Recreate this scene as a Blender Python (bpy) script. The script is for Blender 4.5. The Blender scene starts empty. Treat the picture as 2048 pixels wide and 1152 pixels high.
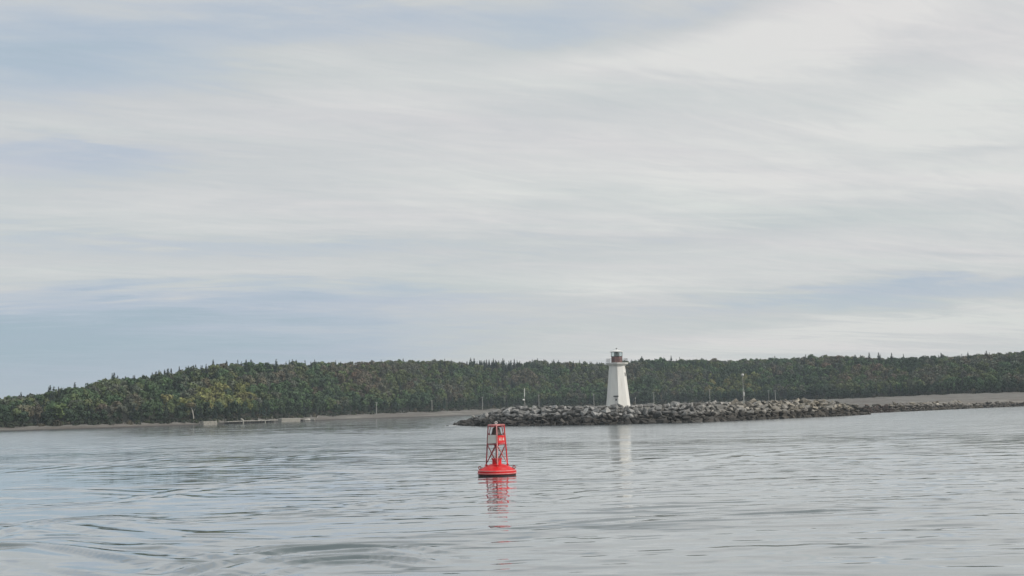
import bpy, bmesh, math, random
import numpy as np
from mathutils import Vector, Matrix, noise as mnoise

random.seed(7); rng = np.random.default_rng(7)
SC = bpy.context.scene
COL = SC.collection
R = math.radians

# ------------------------------------------------------------------ camera
F = 2300.0                      # focal length in pixels of the 2048 wide photograph
H = 5.2                         # eye height above the water, on the deck of a boat
ROLL = R(1.3)
PITCH = math.atan((814.0 - 576.0) / F)
cp, sp, cr, sr = math.cos(PITCH), math.sin(PITCH), math.cos(ROLL), math.sin(ROLL)
Xl, Yl = Vector((1, 0, 0)), Vector((0, -sp, cp))
right = Xl * cr - Yl * sr
up = Xl * sr + Yl * cr
fwd = Vector((0, cp, sp))
cam_d = bpy.data.cameras.new('camera'); cam = bpy.data.objects.new('camera', cam_d); COL.objects.link(cam)
cam_d.sensor_width = 36.0; cam_d.lens = F / 2048 * 36.0
cam_d.clip_start = 0.5; cam_d.clip_end = 20000
M = Matrix((right, up, -fwd)).transposed().to_4x4(); M.translation = Vector((0, 0, H))
cam.matrix_world = M
SC.camera = cam

def ray(px, py):
    d = right * ((px - 1024) / F) + up * ((576 - py) / F) + fwd
    return d
def azel(px, py):
    d = ray(px, py)
    return math.atan2(d.x, d.y), math.atan2(d.z, math.hypot(d.x, d.y))
def ground(px, py, z=0.0):
    d = ray(px, py); t = (z - H) / d.z
    return Vector((0, 0, H)) + d * t
def at_dist(px, py, D):
    d = ray(px, py); t = D / math.hypot(d.x, d.y)
    return Vector((0, 0, H)) + d * t
def project(P):
    v = Vector(P) - Vector((0, 0, H)); w = v.dot(fwd)
    return 1024 + F * v.dot(right) / w, 576 - F * v.dot(up) / w

# ------------------------------------------------------------------ sun, sky
SUN_AZ, SUN_EL = R(112), R(33)       # azimuth from +Y towards +X: to the right, a little behind
sun_d = bpy.data.lights.new('sun', 'SUN'); sun = bpy.data.objects.new('sun', sun_d); COL.objects.link(sun)
sun_d.energy = 2.4; sun_d.angle = R(11); sun_d.color = (1.0, 0.94, 0.86)
sv = Vector((math.sin(SUN_AZ) * math.cos(SUN_EL), math.cos(SUN_AZ) * math.cos(SUN_EL), math.sin(SUN_EL)))
sun.rotation_euler = (-sv).to_track_quat('-Z', 'Y').to_euler(); sun.location = (60, -40, 80)

world = bpy.data.worlds.new('World'); SC.world = world; world.use_nodes = True
nt = world.node_tree; nt.nodes.clear(); N = nt.nodes; L = nt.links
def nd(t, **k):
    n = N.new(t)
    for a, b in k.items(): setattr(n, a, b)
    return n
def wm(op, a, b=None, c=None, clamp=False):
    n = N.new('ShaderNodeMath'); n.operation = op; n.use_clamp = clamp
    for i, v in enumerate((a, b, c)):
        if v is None: continue
        if isinstance(v, (int, float)): n.inputs[i].default_value = v
        else: L.new(v, n.inputs[i])
    return n.outputs[0]
out = nd('ShaderNodeOutputWorld'); bg = nd('ShaderNodeBackground'); L.new(bg.outputs[0], out.inputs[0])
bg.inputs[1].default_value = 0.1
sky = nd('ShaderNodeTexSky', sky_type='NISHITA'); sky.sun_disc = False
sky.sun_elevation = SUN_EL; sky.sun_rotation = SUN_AZ; sky.air_density = 1.0; sky.dust_density = 2.0; sky.ozone_density = 1.0
tc = nd('ShaderNodeTexCoord'); sep = nd('ShaderNodeSeparateXYZ'); L.new(tc.outputs['Generated'], sep.inputs[0])
dx, dy, dz = sep.outputs
az = wm('ARCTAN2', dx, dy)
el = wm('ARCSINE', dz)
# cloud deck coordinates (position on a high flat layer)
zz = wm('ADD', wm('MAXIMUM', dz, 0.0), 0.10)
cx, cy = wm('DIVIDE', dx, zz), wm('DIVIDE', dy, zz)
def cloudnoise(sx, sy, ang, detail, off, rough=0.55, dist=0.0):
    c, s = math.cos(ang), math.sin(ang)
    u = wm('ADD', wm('MULTIPLY', cx, c * sx), wm('MULTIPLY', cy, s * sx))
    v = wm('ADD', wm('MULTIPLY', cx, -s * sy), wm('MULTIPLY', cy, c * sy))
    cb = nd('ShaderNodeCombineXYZ'); L.new(u, cb.inputs[0]); L.new(v, cb.inputs[1]); cb.inputs[2].default_value = off
    n = nd('ShaderNodeTexNoise'); n.inputs['Scale'].default_value = 1.0; n.inputs['Detail'].default_value = detail
    n.inputs['Roughness'].default_value = rough; n.inputs['Distortion'].default_value = dist
    L.new(cb.outputs[0], n.inputs['Vector'])
    return wm('SUBTRACT', n.outputs['Fac'], 0.5)
n1 = cloudnoise(0.45, 1.1, R(14), 6, 3.1, 0.58, 0.6)
n2 = cloudnoise(1.3, 4.2, R(9), 6, 7.7, 0.62, 0.8)
n3 = cloudnoise(2.6, 10.0, R(30), 8, 1.3, 0.68, 1.2)
n4 = cloudnoise(0.5, 2.2, R(11), 4, 21.0, 0.6, 0.5)
waz = wm('ADD', az, wm('MULTIPLY', n1, 0.22))
wel = wm('ADD', el, wm('ADD', wm('MULTIPLY', n2, 0.05), wm('MULTIPLY', n1, 0.035)))
# broad cloud masses: px, py, radius x, radius y, tilt (deg), amount
BL = [(60, 120, 380, 75, 4, -.42), (700, 42, 420, 42, 3, -.30), (1120, 55, 240, 55, 8, -.36), (1430, 25, 170, 40, 12, -.30),
      (230, 15, 200, 28, 2, .10), (500, 118, 260, 26, 3, .14), (1150, 130, 380, 42, 3, .26), (1560, 110, 330, 80, 14, .22),
      (1900, 90, 170, 60, 20, -.14), (60, 245, 120, 26, -8, .14), (90, 315, 170, 42, -6, -.30), (140, 285, 90, 12, -18, -.16),
      (1290, 215, 240, 45, 4, -.10), (1500, 330, 560, 90, 2, .20), (1900, 205, 220, 45, 8, .14), (1960, 300, 120, 16, 3, -.20), (1870, 390, 330, 50, 1, .14),
      (1130, 395, 120, 30, 2, -.12), (820, 370, 250, 60, 0, .10), (600, 492, 440, 27, -1, -.26), (150, 470, 160, 30, 0, -.08), (1480, 470, 500, 34, 3, -.14), (1900, 480, 160, 20, 2, -.06),
      (350, 548, 520, 28, 2, .10), (1230, 545, 180, 26, 1, .12), (150, 640, 620, 60, 3, -.46), (30, 740, 520, 90, 3, -.46), (650, 690, 330, 60, 2, -.34),
      (1700, 590, 420, 38, 2, -.36), (1960, 580, 200, 40, 2, -.20), (1750, 660, 380, 26, 2, .30), (1300, 690, 300, 40, 1, .02), (700, 605, 300, 25, 1, -.05)]
W = None
for (px, py, rx, ry, tilt, amp) in BL:
    a0, e0 = azel(px, py); ra, re = rx / F, ry / F; t = R(tilt) + ROLL
    c, s = math.cos(t), math.sin(t)
    da = wm('SUBTRACT', waz, a0); de = wm('SUBTRACT', wel, e0)
    u = wm('ADD', wm('MULTIPLY', da, c / ra), wm('MULTIPLY', de, s / ra))
    v = wm('ADD', wm('MULTIPLY', da, -s / re), wm('MULTIPLY', de, c / re))
    q = wm('ADD', wm('MULTIPLY', u, u), wm('MULTIPLY', v, v))
    g = wm('MULTIPLY', wm('EXPONENT', wm('MULTIPLY', q, -1.0)), amp)
    W = g if W is None else wm('ADD', W, g)
base = wm('ADD', 0.74, wm('MULTIPLY', wm('SINE', az), 0.20))
tot = wm('ADD', base, W)
tot = wm('ADD', tot, wm('ADD', wm('MULTIPLY', n1, 0.42), wm('ADD', wm('MULTIPLY', n2, 0.46), wm('MULTIPLY', n3, 0.42))))
ramp = nd('ShaderNodeValToRGB'); L.new(tot, ramp.inputs[0])
def lin(c): return tuple((v / 255 / 12.92) if v <= 10 else ((v / 255 + 0.055) / 1.055) ** 2.4 for v in c)
e = ramp.color_ramp.elements
stops = [(0.0, (165, 185, 198)), (0.25, (182, 195, 208)), (0.45, (195, 203, 210)), (0.62, (205, 209, 209)), (0.85, (218, 219, 217)), (1.0, (228, 228, 224))]
e[0].position = stops[0][0]; e[0].color = lin(stops[0][1]) + (1,)
e[1].position = stops[-1][0]; e[1].color = lin(stops[-1][1]) + (1,)
for p_, c_ in stops[1:-1]:
    q = e.new(p_); q.color = lin(c_) + (1,)
cl = nd('ShaderNodeVectorMath', operation='SCALE'); L.new(ramp.outputs[0], cl.inputs[0]); cl.inputs['Scale'].default_value = 10.0
mixs = nd('ShaderNodeMix', data_type='RGBA'); mixs.inputs['Factor'].default_value = 0.93
L.new(sky.outputs[0], mixs.inputs['A']); hue = nd('ShaderNodeCombineXYZ'); hv = wm('MULTIPLY', n4, 0.12)
L.new(wm('ADD', 1.0, hv), hue.inputs[0]); hue.inputs[1].default_value = 1.0; L.new(wm('ADD', 1.01, wm('MULTIPLY', hv, 0.45)), hue.inputs[2])
hm = nd('ShaderNodeVectorMath', operation='MULTIPLY'); L.new(cl.outputs[0], hm.inputs[0]); L.new(hue.outputs[0], hm.inputs[1]); L.new(hm.outputs[0], mixs.inputs['B']); L.new(mixs.outputs['Result'], bg.inputs[0])

SC.view_settings.view_transform = 'Standard'; SC.view_settings.look = 'None'
SC.view_settings.exposure = 0.0; SC.view_settings.gamma = 1.0; SC.view_settings.use_curve_mapping = False
SC.render.engine = 'CYCLES'
SC.cycles.use_denoising = True
SC.cycles.max_bounces = 6; SC.cycles.diffuse_bounces = 3; SC.cycles.glossy_bounces = 3; SC.cycles.volume_bounces = 0
SC.cycles.sample_clamp_indirect = 4.0

# ------------------------------------------------------------------ helpers
def tag(o, label=None, cat=None, group=None, kind=None):
    if label: o['label'] = label
    if cat: o['category'] = cat
    if group: o['group'] = group
    if kind: o['kind'] = kind
    return o
def link(name, data, parent=None, loc=None):
    o = bpy.data.objects.new(name, data); COL.objects.link(o)
    if parent: o.parent = parent
    if loc is not None: o.location = loc
    return o
def empty(name, loc, rz=0.0):
    o = link(name, None, None, loc); o.rotation_euler = (0, 0, rz); o.empty_display_size = 0.5; return o
def np_mesh(name, V, Fc, mat=None, smooth=False, mats=None):
    """V (n,3), Fc (m,k) index array with k = 3 or 4."""
    me = bpy.data.meshes.new(name); V = np.asarray(V, np.float32); Fc = np.asarray(Fc, np.int32)
    k = Fc.shape[1]
    me.vertices.add(len(V)); me.vertices.foreach_set('co', V.ravel())
    me.loops.add(Fc.size); me.loops.foreach_set('vertex_index', Fc.ravel())
    me.polygons.add(len(Fc)); me.polygons.foreach_set('loop_start', np.arange(0, Fc.size, k, dtype=np.int32))
    me.polygons.foreach_set('loop_total', np.full(len(Fc), k, np.int32))
    me.polygons.foreach_set('use_smooth', np.full(len(Fc), smooth, bool))
    if mat: me.materials.append(mat)
    me.update(calc_edges=True)
    return me
class B:
    """collects simple solids into one bmesh"""
    def __init__(s): s.bm = bmesh.new()
    def box(s, c, size, rz=0.0, mat=None, m=None):
        r = bmesh.ops.create_cube(s.bm, size=1.0)
        T = Matrix.Translation(c) @ (m if m else Matrix.Rotation(rz, 4, 'Z')) @ Matrix.Diagonal((*size, 1))
        bmesh.ops.transform(s.bm, matrix=T, verts=r['verts']); return s
    def tube(s, a, b, r1, r2=None, n=8, caps=True):
        a, b = Vector(a), Vector(b); r2 = r1 if r2 is None else r2; d = b - a
        r = bmesh.ops.create_cone(s.bm, cap_ends=caps, segments=n, radius1=r1, radius2=r2, depth=d.length)
        T = Matrix.Translation((a + b) / 2) @ d.to_track_quat('Z', 'Y').to_matrix().to_4x4()
        bmesh.ops.transform(s.bm, matrix=T, verts=r['verts']); return s
    def lathe(s, prof, n=24, phase=0.0, c=(0, 0, 0)):
        rings = []
        for (r, z) in prof:
            rings.append([s.bm.verts.new((c[0] + r * math.cos(phase + 2 * math.pi * k / n), c[1] + r * math.sin(phase + 2 * math.pi * k / n), c[2] + z)) for k in range(n)])
        for i in range(len(rings) - 1):
            for k in range(n):
                s.bm.faces.new((rings[i][k], rings[i][(k + 1) % n], rings[i + 1][(k + 1) % n], rings[i + 1][k]))
        s.bm.faces.new(rings[-1]); s.bm.faces.new(list(reversed(rings[0]))); return s
    def torus(s, c, R_, r, axis='Y', n=14, m=6):
        vs = []
        for i in range(n):
            a = 2 * math.pi * i / n; ring = []
            for j in range(m):
                b = 2 * math.pi * j / m; q = R_ + r * math.cos(b)
                p = {'Y': (q * math.cos(a), r * math.sin(b), q * math.sin(a)), 'Z': (q * math.cos(a), q * math.sin(a), r * math.sin(b)), 'X': (r * math.sin(b), q * math.cos(a), q * math.sin(a))}[axis]
                ring.append(s.bm.verts.new(Vector(c) + Vector(p)))
            vs.append(ring)
        for i in range(n):
            for j in range(m):
                s.bm.faces.new((vs[i][j], vs[(i + 1) % n][j], vs[(i + 1) % n][(j + 1) % m], vs[i][(j + 1) % m]))
        return s
    def build(s, name, mat, parent=None, loc=None, smooth=False, bevel=0.0):
        bmesh.ops.recalc_face_normals(s.bm, faces=s.bm.faces)
        if bevel: bmesh.ops.bevel(s.bm, geom=list(s.bm.edges), offset=bevel, segments=1, affect='EDGES')
        me = bpy.data.meshes.new(name); s.bm.to_mesh(me); s.bm.free(); me.materials.append(mat)
        if smooth: me.polygons.foreach_set('use_smooth', [True] * len(me.polygons))
        return link(name, me, parent, loc)

def mat(name, col, rough=0.6, var=0.15, scale=3.0, bump=0.0, metal=0.0, spec=0.5, stain=None, stain_amt=0.0, streak=False):
    m = bpy.data.materials.new(name); m.use_nodes = True; t = m.node_tree; b = t.nodes['Principled BSDF']
    b.inputs['Roughness'].default_value = rough; b.inputs['Metallic'].default_value = metal
    b.inputs['Specular IOR Level'].default_value = spec
    g = t.nodes.new('ShaderNodeNewGeometry'); n = t.nodes.new('ShaderNodeTexNoise')
    mp = t.nodes.new('ShaderNodeMapping'); t.links.new(g.outputs['Position'], mp.inputs[0])
    if streak: mp.inputs['Scale'].default_value = (1, 1, 0.12)
    t.links.new(mp.outputs[0], n.inputs['Vector']); n.inputs['Scale'].default_value = scale; n.inputs['Detail'].default_value = 5
    rp = t.nodes.new('ShaderNodeValToRGB'); t.links.new(n.outputs['Fac'], rp.inputs[0])
    rp.color_ramp.elements[0].position = 0.3; rp.color_ramp.elements[1].position = 0.7
    rp.color_ramp.elements[0].color = tuple(c * (1 - var) for c in col) + (1,)
    rp.color_ramp.elements[1].color = tuple(min(1, c * (1 + var)) for c in col) + (1,)
    src = rp.outputs[0]
    if stain:
        n2_ = t.nodes.new('ShaderNodeTexNoise'); n2_.inputs['Scale'].default_value = scale * 0.6; n2_.inputs['Detail'].default_value = 8; n2_.inputs['Roughness'].default_value = 0.7
        t.links.new(mp.outputs[0], n2_.inputs['Vector'])
        r2 = t.nodes.new('ShaderNodeMapRange'); r2.inputs['From Min'].default_value = 0.52; r2.inputs['From Max'].default_value = 0.72; r2.inputs['To Max'].default_value = stain_amt
        t.links.new(n2_.outputs['Fac'], r2.inputs[0])
        mx = t.nodes.new('ShaderNodeMix'); mx.data_type = 'RGBA'; t.links.new(r2.outputs[0], mx.inputs['Factor']); t.links.new(src, mx.inputs['A']); mx.inputs['B'].default_value = (*stain, 1)
        src = mx.outputs['Result']
    t.links.new(src, b.inputs['Base Color'])
    if bump:
        bp = t.nodes.new('ShaderNodeBump'); bp.inputs['Distance'].default_value = bump; t.links.new(n.outputs['Fac'], bp.inputs['Height']); t.links.new(bp.outputs[0], b.inputs['Normal'])
    return m

# ------------------------------------------------------------------ water
WV_STEEP, WV_A, WV_B, WV_C = 0.30, 0.07, 0.06, 0.04
WAKE = 2.2
def water_material():
    m = bpy.data.materials.new('sea_water'); m.use_nodes = True; t = m.node_tree; b = t.nodes['Principled BSDF']
    b.inputs['Base Color'].default_value = (0.075, 0.105, 0.115, 1); b.inputs['Roughness'].default_value = 0.04
    b.inputs['IOR'].default_value = 1.38; b.inputs['Coat Weight'].default_value = 1.0; b.inputs['Coat IOR'].default_value = 1.38
    g = t.nodes.new('ShaderNodeNewGeometry')
    def nz(sc, detail, rough, off=0.0, dist=0.0, rot=0.0):
        mp = t.nodes.new('ShaderNodeMapping'); mp.inputs['Scale'].default_value = (*sc, 1); mp.inputs['Location'].default_value = (off, off * 2, off)
        mp.inputs['Rotation'].default_value = (0, 0, rot)
        t.links.new(g.outputs['Position'], mp.inputs[0]); n = t.nodes.new('ShaderNodeTexNoise'); t.links.new(mp.outputs[0], n.inputs['Vector'])
        n.inputs['Scale'].default_value = 1.0; n.inputs['Detail'].default_value = detail; n.inputs['Roughness'].default_value = rough; n.inputs['Distortion'].default_value = dist
        return n.outputs['Fac']
    def ma(op, a, c, d=None):
        n = t.nodes.new('ShaderNodeMath'); n.operation = op
        for i, v in enumerate((a, c, d)):
            if v is None: continue
            if isinstance(v, (int, float)): n.inputs[i].default_value = v
            else: t.links.new(v, n.inputs[i])
        return n.outputs[0]
    def nzc(sc, detail, rough, off=0.0, dist=0.0, rot=0.0):
        f = nz(sc, detail, rough, off, dist, rot); n = f.node
        sp_ = t.nodes.new('ShaderNodeSeparateXYZ'); t.links.new(n.outputs['Color'], sp_.inputs[0])
        return ma('SUBTRACT', sp_.outputs[0], 0.5), ma('SUBTRACT', sp_.outputs[1], 0.5)
    # calm slicks and ruffled patches
    patch = nz((0.030, 0.075), 4, 0.6, 5.0, 0.8, R(8))
    mr = t.nodes.new('ShaderNodeMapRange'); mr.interpolation_type = 'SMOOTHSTEP'
    mr.inputs['From Min'].default_value = 0.42; mr.inputs['From Max'].default_value = 0.60; mr.inputs['To Min'].default_value = 0.22; mr.inputs['To Max'].default_value = 1.0
    t.links.new(patch, mr.inputs[0]); patch = mr.outputs[0]
    # slick water left behind by the boat
    dn = t.nodes.new('ShaderNodeVectorMath'); dn.operation = 'DISTANCE'; t.links.new(g.outputs['Position'], dn.inputs[0]); dn.inputs[1].default_value = (-20, 47, 0)
    ms = t.nodes.new('ShaderNodeMapRange'); ms.interpolation_type = 'SMOOTHSTEP'; ms.inputs['From Min'].default_value = 4; ms.inputs['From Max'].default_value = 15; ms.inputs['To Min'].default_value = 0.12; ms.inputs['To Max'].default_value = 1.0
    t.links.new(dn.outputs['Value'], ms.inputs[0]); patch = ma('MULTIPLY', patch, ms.outputs[0])
    # wave slopes at three sizes; crests run roughly across the view
    ax, ay = nzc((0.55, 2.0), 2, 0.5, 1.0, 0.4, R(4)); bx, by = nzc((0.22, 0.7), 2, 0.5, 9.0, 0.4, R(-5)); cx_, cy_ = nzc((2.6, 6.0), 2, 0.55, 3.0)
    w = ma('POWER', ma('MAXIMUM', ma('MULTIPLY', ma('SUBTRACT', ay, 0.085), 6.0), 0.0), 1.4)     # sparse steep fronts of wavelets
    ex, ey = nzc((0.075, 0.26), 3, 0.55, 4.0, 0.5, R(6))
    w2 = ma('POWER', ma('MAXIMUM', ma('MULTIPLY', ma('SUBTRACT', by, 0.06), 5.0), 0.0), 1.3)
    w3 = ma('POWER', ma('MAXIMUM', ma('MULTIPLY', ma('SUBTRACT', ey, 0.05), 5.0), 0.0), 1.3)
    w = ma('ADD', w, ma('ADD', ma('MULTIPLY', w2, 0.8), ma('MULTIPLY', w3, 0.9)))
    sy = ma('ADD', ma('MULTIPLY', w, WV_STEEP), ma('ADD', ma('MULTIPLY', ay, WV_A), ma('ADD', ma('MULTIPLY', by, WV_B), ma('MULTIPLY', cy_, WV_C))))
    sx = ma('ADD', ma('MULTIPLY', ax, WV_A * .4), ma('ADD', ma('MULTIPLY', bx, WV_B * .4), ma('MULTIPLY', cx_, WV_C * .6)))
    cb = t.nodes.new('ShaderNodeCombineXYZ'); t.links.new(ma('MULTIPLY', sx, patch), cb.inputs[0]); t.links.new(ma('MULTIPLY', ma('MULTIPLY', sy, patch), -1.0), cb.inputs[1])
    va = t.nodes.new('ShaderNodeVectorMath'); va.operation = 'ADD'; t.links.new(g.outputs['Normal'], va.inputs[0]); t.links.new(cb.outputs[0], va.inputs[1])
    # a breeze ruffles the water farther out with ripples too small to model: they act as roughness
    sepp = t.nodes.new('ShaderNodeSeparateXYZ'); t.links.new(g.outputs['Position'], sepp.inputs[0])
    br = t.nodes.new('ShaderNodeMapRange'); br.interpolation_type = 'SMOOTHSTEP'; br.inputs['From Min'].default_value = 60; br.inputs['From Max'].default_value = 260; br.inputs['To Min'].default_value = 0.05; br.inputs['To Max'].default_value = 0.20
    t.links.new(ma('ADD', sepp.outputs[1], ma('MULTIPLY', ma('SUBTRACT', patch, 0.5), 60.0)), br.inputs[0]); 
    # sheltered water off the left shore stays smoother and mirrors the wood
    cy0 = t.nodes.new('ShaderNodeMapRange'); cy0.interpolation_type = 'SMOOTHSTEP'; cy0.inputs['From Min'].default_value = 225; cy0.inputs['From Max'].default_value = 330; t.links.new(ma('ADD', sepp.outputs[1], ma('MULTIPLY', ma('SUBTRACT', patch, 0.5), 90.0)), cy0.inputs[0])
    cx0 = t.nodes.new('ShaderNodeMapRange'); cx0.interpolation_type = 'SMOOTHSTEP'; cx0.inputs['From Min'].default_value = -0.40; cx0.inputs['From Max'].default_value = -0.28; t.links.new(ma('DIVIDE', sepp.outputs[0], sepp.outputs[1]), cx0.inputs[0])
    cx1 = t.nodes.new('ShaderNodeMapRange'); cx1.interpolation_type = 'SMOOTHSTEP'; cx1.inputs['From Min'].default_value = -0.01; cx1.inputs['From Max'].default_value = -0.10; t.links.new(ma('DIVIDE', sepp.outputs[0], sepp.outputs[1]), cx1.inputs[0])
    calm_ = ma('MULTIPLY', cy0.outputs[0], ma('MULTIPLY', cx0.outputs[0], cx1.outputs[0]))
    rgh = ma('MULTIPLY', br.outputs[0], ma('SUBTRACT', 1.0, ma('MULTIPLY', calm_, 0.62)))
    t.links.new(rgh, b.inputs['Roughness']); t.links.new(rgh, b.inputs['Coat Roughness'])
    vn = t.nodes.new('ShaderNodeVectorMath'); vn.operation = 'NORMALIZE'; t.links.new(va.outputs[0], vn.inputs[0]); t.links.new(vn.outputs[0], b.inputs['Normal']); t.links.new(vn.outputs[0], b.inputs['Coat Normal'])
    return m

def poly_dist(P, pts):
    """signed distance and along-length parameter from points P (n,2) to a polyline"""
    best = np.full(len(P), 1e9); sgn = np.zeros(len(P)); tt = np.zeros(len(P)); acc = 0.0
    seg = [np.linalg.norm(np.subtract(b, a)) for a, b in zip(pts[:-1], pts[1:])]; tot = sum(seg)
    for a, b, l in zip(pts[:-1], pts[1:], seg):
        a = np.array(a); d = (np.array(b) - a) / l; q = P - a
        t = np.clip(q @ d, 0, l); c = q - t[:, None] * d
        dist = np.hypot(c[:, 0], c[:, 1]); s = np.sign(d[0] * q[:, 1] - d[1] * q[:, 0])
        k = dist < best; best[k] = dist[k]; sgn[k] = s[k]; tt[k] = (acc + t[k]) / tot; acc += l
    return best * sgn, tt
def smooth_pts(pix, n=60):
    g = [ground(*p) for p in pix]; xs = np.array([v.x for v in g]); ys = np.array([v.y for v in g])
    s = np.arange(len(g)); q = np.linspace(0, len(g) - 1, n)
    # Catmull-Rom like smoothing
    X = np.interp(q, s, xs); Y = np.interp(q, s, ys)
    for _ in range(12):
        X[1:-1] = (X[:-2] + 2 * X[1:-1] + X[2:]) / 4; Y[1:-1] = (Y[:-2] + 2 * Y[1:-1] + Y[2:]) / 4
    return list(zip(X, Y))

xs = [-62 + 0.3 * i for i in range(int(124 / 0.3) + 1)]
st = 0.3
while xs[-1] < 7000: st *= 1.22; xs.append(xs[-1] + st)
st = 0.3
while xs[0] > -7000: st *= 1.22; xs.insert(0, xs[0] - st)
ys = list(np.arange(28, 96, 0.12)); st = 0.12
while ys[-1] < 9000: st *= 1.03; ys.append(ys[-1] + st)
st = 0.5
while ys[0] > -3000: ys.insert(0, ys[0] - st); st *= 1.3
xs, ys = np.array(xs), np.array(ys)
GX, GY = np.meshgrid(xs, ys); P2 = np.stack([GX.ravel(), GY.ravel()], 1)
SPy = np.repeat(np.gradient(ys), len(xs)); SPx = np.tile(np.gradient(xs), len(ys))
Z = np.zeros(len(P2))
wr = np.random.default_rng(11)
near = (P2[:, 1] > 20) & (P2[:, 1] < 420) & (np.abs(P2[:, 0]) < 200)
Pn = P2[near]; Zn = np.zeros(len(Pn)); sy_ = SPy[near]; sx_ = SPx[near]
calm = np.clip(0.12 + (Pn[:, 0] + 14 + 0.25 * (Pn[:, 1] - 40)) / 16, 0.12, 1)
for k in range(46):
    lam = 0.9 * (6.5 / 0.9) ** wr.random(); th = R(90 + wr.normal(0, 24) + 8)
    kx, ky = math.cos(th) * 2 * math.pi / lam, math.sin(th) * 2 * math.pi / lam
    amp = 0.0016 * lam ** 0.85; ph = wr.random() * 6.28
    fade = np.clip((lam / np.maximum(sy_, abs(math.cos(th)) * sx_) - 3) / 3, 0, 1)
    env = 0.5 + 0.5 * np.sin(Pn[:, 0] * wr.normal(0, .05) + Pn[:, 1] * wr.normal(0, .06) + wr.random() * 6.28)
    Zn += amp * fade * env * calm * np.sin(Pn[:, 0] * kx + Pn[:, 1] * ky + ph)
# boat wake: packets of crests that follow curved lines
wakes = [  # pixels along the crest, wavelength, steepness, half width of the packet
    ([(-300, 1165), (-120, 1110), (0, 1070), (60, 1052), (130, 1040), (200, 1036), (280, 1039), (350, 1046), (430, 1050)], 2.0, 0.22, 1.5),
    ([(300, 1185), (380, 1150), (470, 1125), (560, 1105), (650, 1099), (740, 1092), (820, 1096), (900, 1110)], 1.5, 0.34, 1.9),
    ([(420, 1175), (520, 1142), (620, 1124), (720, 1116), (800, 1120), (880, 1132)], 1.1, 0.26, 1.6),
    ([(-40, 1022), (230, 1006), (330, 990), (430, 975), (520, 965), (620, 955), (760, 945)], 2.2, 0.11, 2.2),
    ([(-40, 983), (120, 978), (300, 990), (420, 1000)], 2.2, 0.09, 2.2),
    ([(-50, 955), (150, 935), (320, 915), (560, 895), (800, 880)], 3.2, 0.08, 5.0),
    ([(0, 905), (200, 902), (420, 880), (700, 872)], 4.0, 0.08, 7.0),
    ([(300, 940), (480, 925), (700, 905), (900, 900), (1150, 893)], 3.0, 0.08, 4.5),
    ([(330, 1042), (480, 1036), (640, 1026), (760, 1005), (980, 990)], 1.8, 0.16, 1.8),
    ([(980, 1060), (1100, 1052), (1250, 1040), (1500, 1030), (1800, 1015)], 1.9, 0.15, 2.6),
    ([(1000, 1010), (1200, 985), (1450, 970), (1700, 960)], 2.4, 0.11, 3.0),
    ([(1150, 960), (1350, 925), (1500, 905), (1700, 890), (1950, 880)], 3.5, 0.09, 6.0),
    ([(-250, 1190), (-60, 1100), (60, 1092), (150, 1105), (330, 1135), (420, 1150)], 2.6, 0.17, 4.0),
    ([(90, 1045), (180, 1068), (290, 1085), (390, 1082), (480, 1088)], 2.4, 0.15, 3.5),
]
for pix, lam, amp, hw in wakes:
    d, t = poly_dist(Pn, smooth_pts(pix))
    w = np.exp(-(d / hw) ** 2) * np.clip(np.minimum(t, 1 - t) * 6, 0, 1)
    ok = w > 1e-3
    wob = 0.5 * np.sin(Pn[:, 0] * 0.25 + 3 * t + lam) + 0.2 * np.sin(Pn[:, 0] * 0.6 + lam * 3); w *= np.clip(0.75 + 0.5 * np.sin(Pn[:, 0] * .5 + Pn[:, 1] * 1.1 + lam * 9), .4, 1)
    pf = (d / lam + wob / 6.283 + .1) % 1.0; ss = lambda q: np.clip(q, 0, 1) ** 2 * (3 - 2 * np.clip(q, 0, 1))
    fr_w = np.maximum(0.2, 0.34 / lam)          # steep front towards the boat, long gentle back
    Zn[ok] += (WAKE * amp * fr_w * lam / 1.5 * w * (ss(pf / fr_w) - ss((pf - fr_w) / (1 - fr_w))))[ok]
Z[near] = Zn
nx, ny = len(xs), len(ys)
idx = np.arange(nx * ny).reshape(ny, nx)
Fc = np.stack([idx[:-1, :-1].ravel(), idx[:-1, 1:].ravel(), idx[1:, 1:].ravel(), idx[1:, :-1].ravel()], 1)
water = link('water', np_mesh('water', np.column_stack([P2, Z]), Fc, water_material(), True)); tag(water, kind='structure')

# ------------------------------------------------------------------ terrain
def tab(rows):   # rows of (px, value) -> function of azimuth
    a = [math.atan2(*(lambda d: (d.x, d.y))(ray(p, 814 - (p - 1024) * math.tan(ROLL)))) for p, _ in rows]; v = [q for _, q in rows]
    return lambda z: np.interp(z, a, v)
def hy(px): return 814 - (px - 1024) * math.tan(ROLL)
r0f = tab([(-900, 500), (0, 520), (200, 529), (400, 572), (600, 655), (700, 700), (850, 747), (930, 797), (1100, 850), (1400, 840), (1550, 800), (1660, 560), (1700, 466), (1740, 455), (1800, 478), (1900, 528), (2048, 615), (2500, 820)])
r1f = tab([(-900, 512), (0, 533), (200, 541), (400, 585), (600, 676), (700, 724), (850, 782), (930, 826), (1100, 880), (1400, 880), (1550, 870), (1700, 815), (1900, 765), (2048, 740), (2500, 860)])
zt = []
for px, py in [(-900, 862), (0, 851), (200, 846), (400, 841), (600, 833), (700, 828), (850, 822), (950, 818), (1100, 813), (1400, 805), (1550, 801), (1700, 797), (1800, 793), (1900, 788.5), (2048, 784.5), (2500, 774)]:
    a = math.atan2(*(lambda d: (d.x, d.y))(ray(px, hy(px)))); zt.append((px, max(1.2, H + (hy(px) - py) / F * float(r1f(a)))))
ztf = tab(zt)
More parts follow.
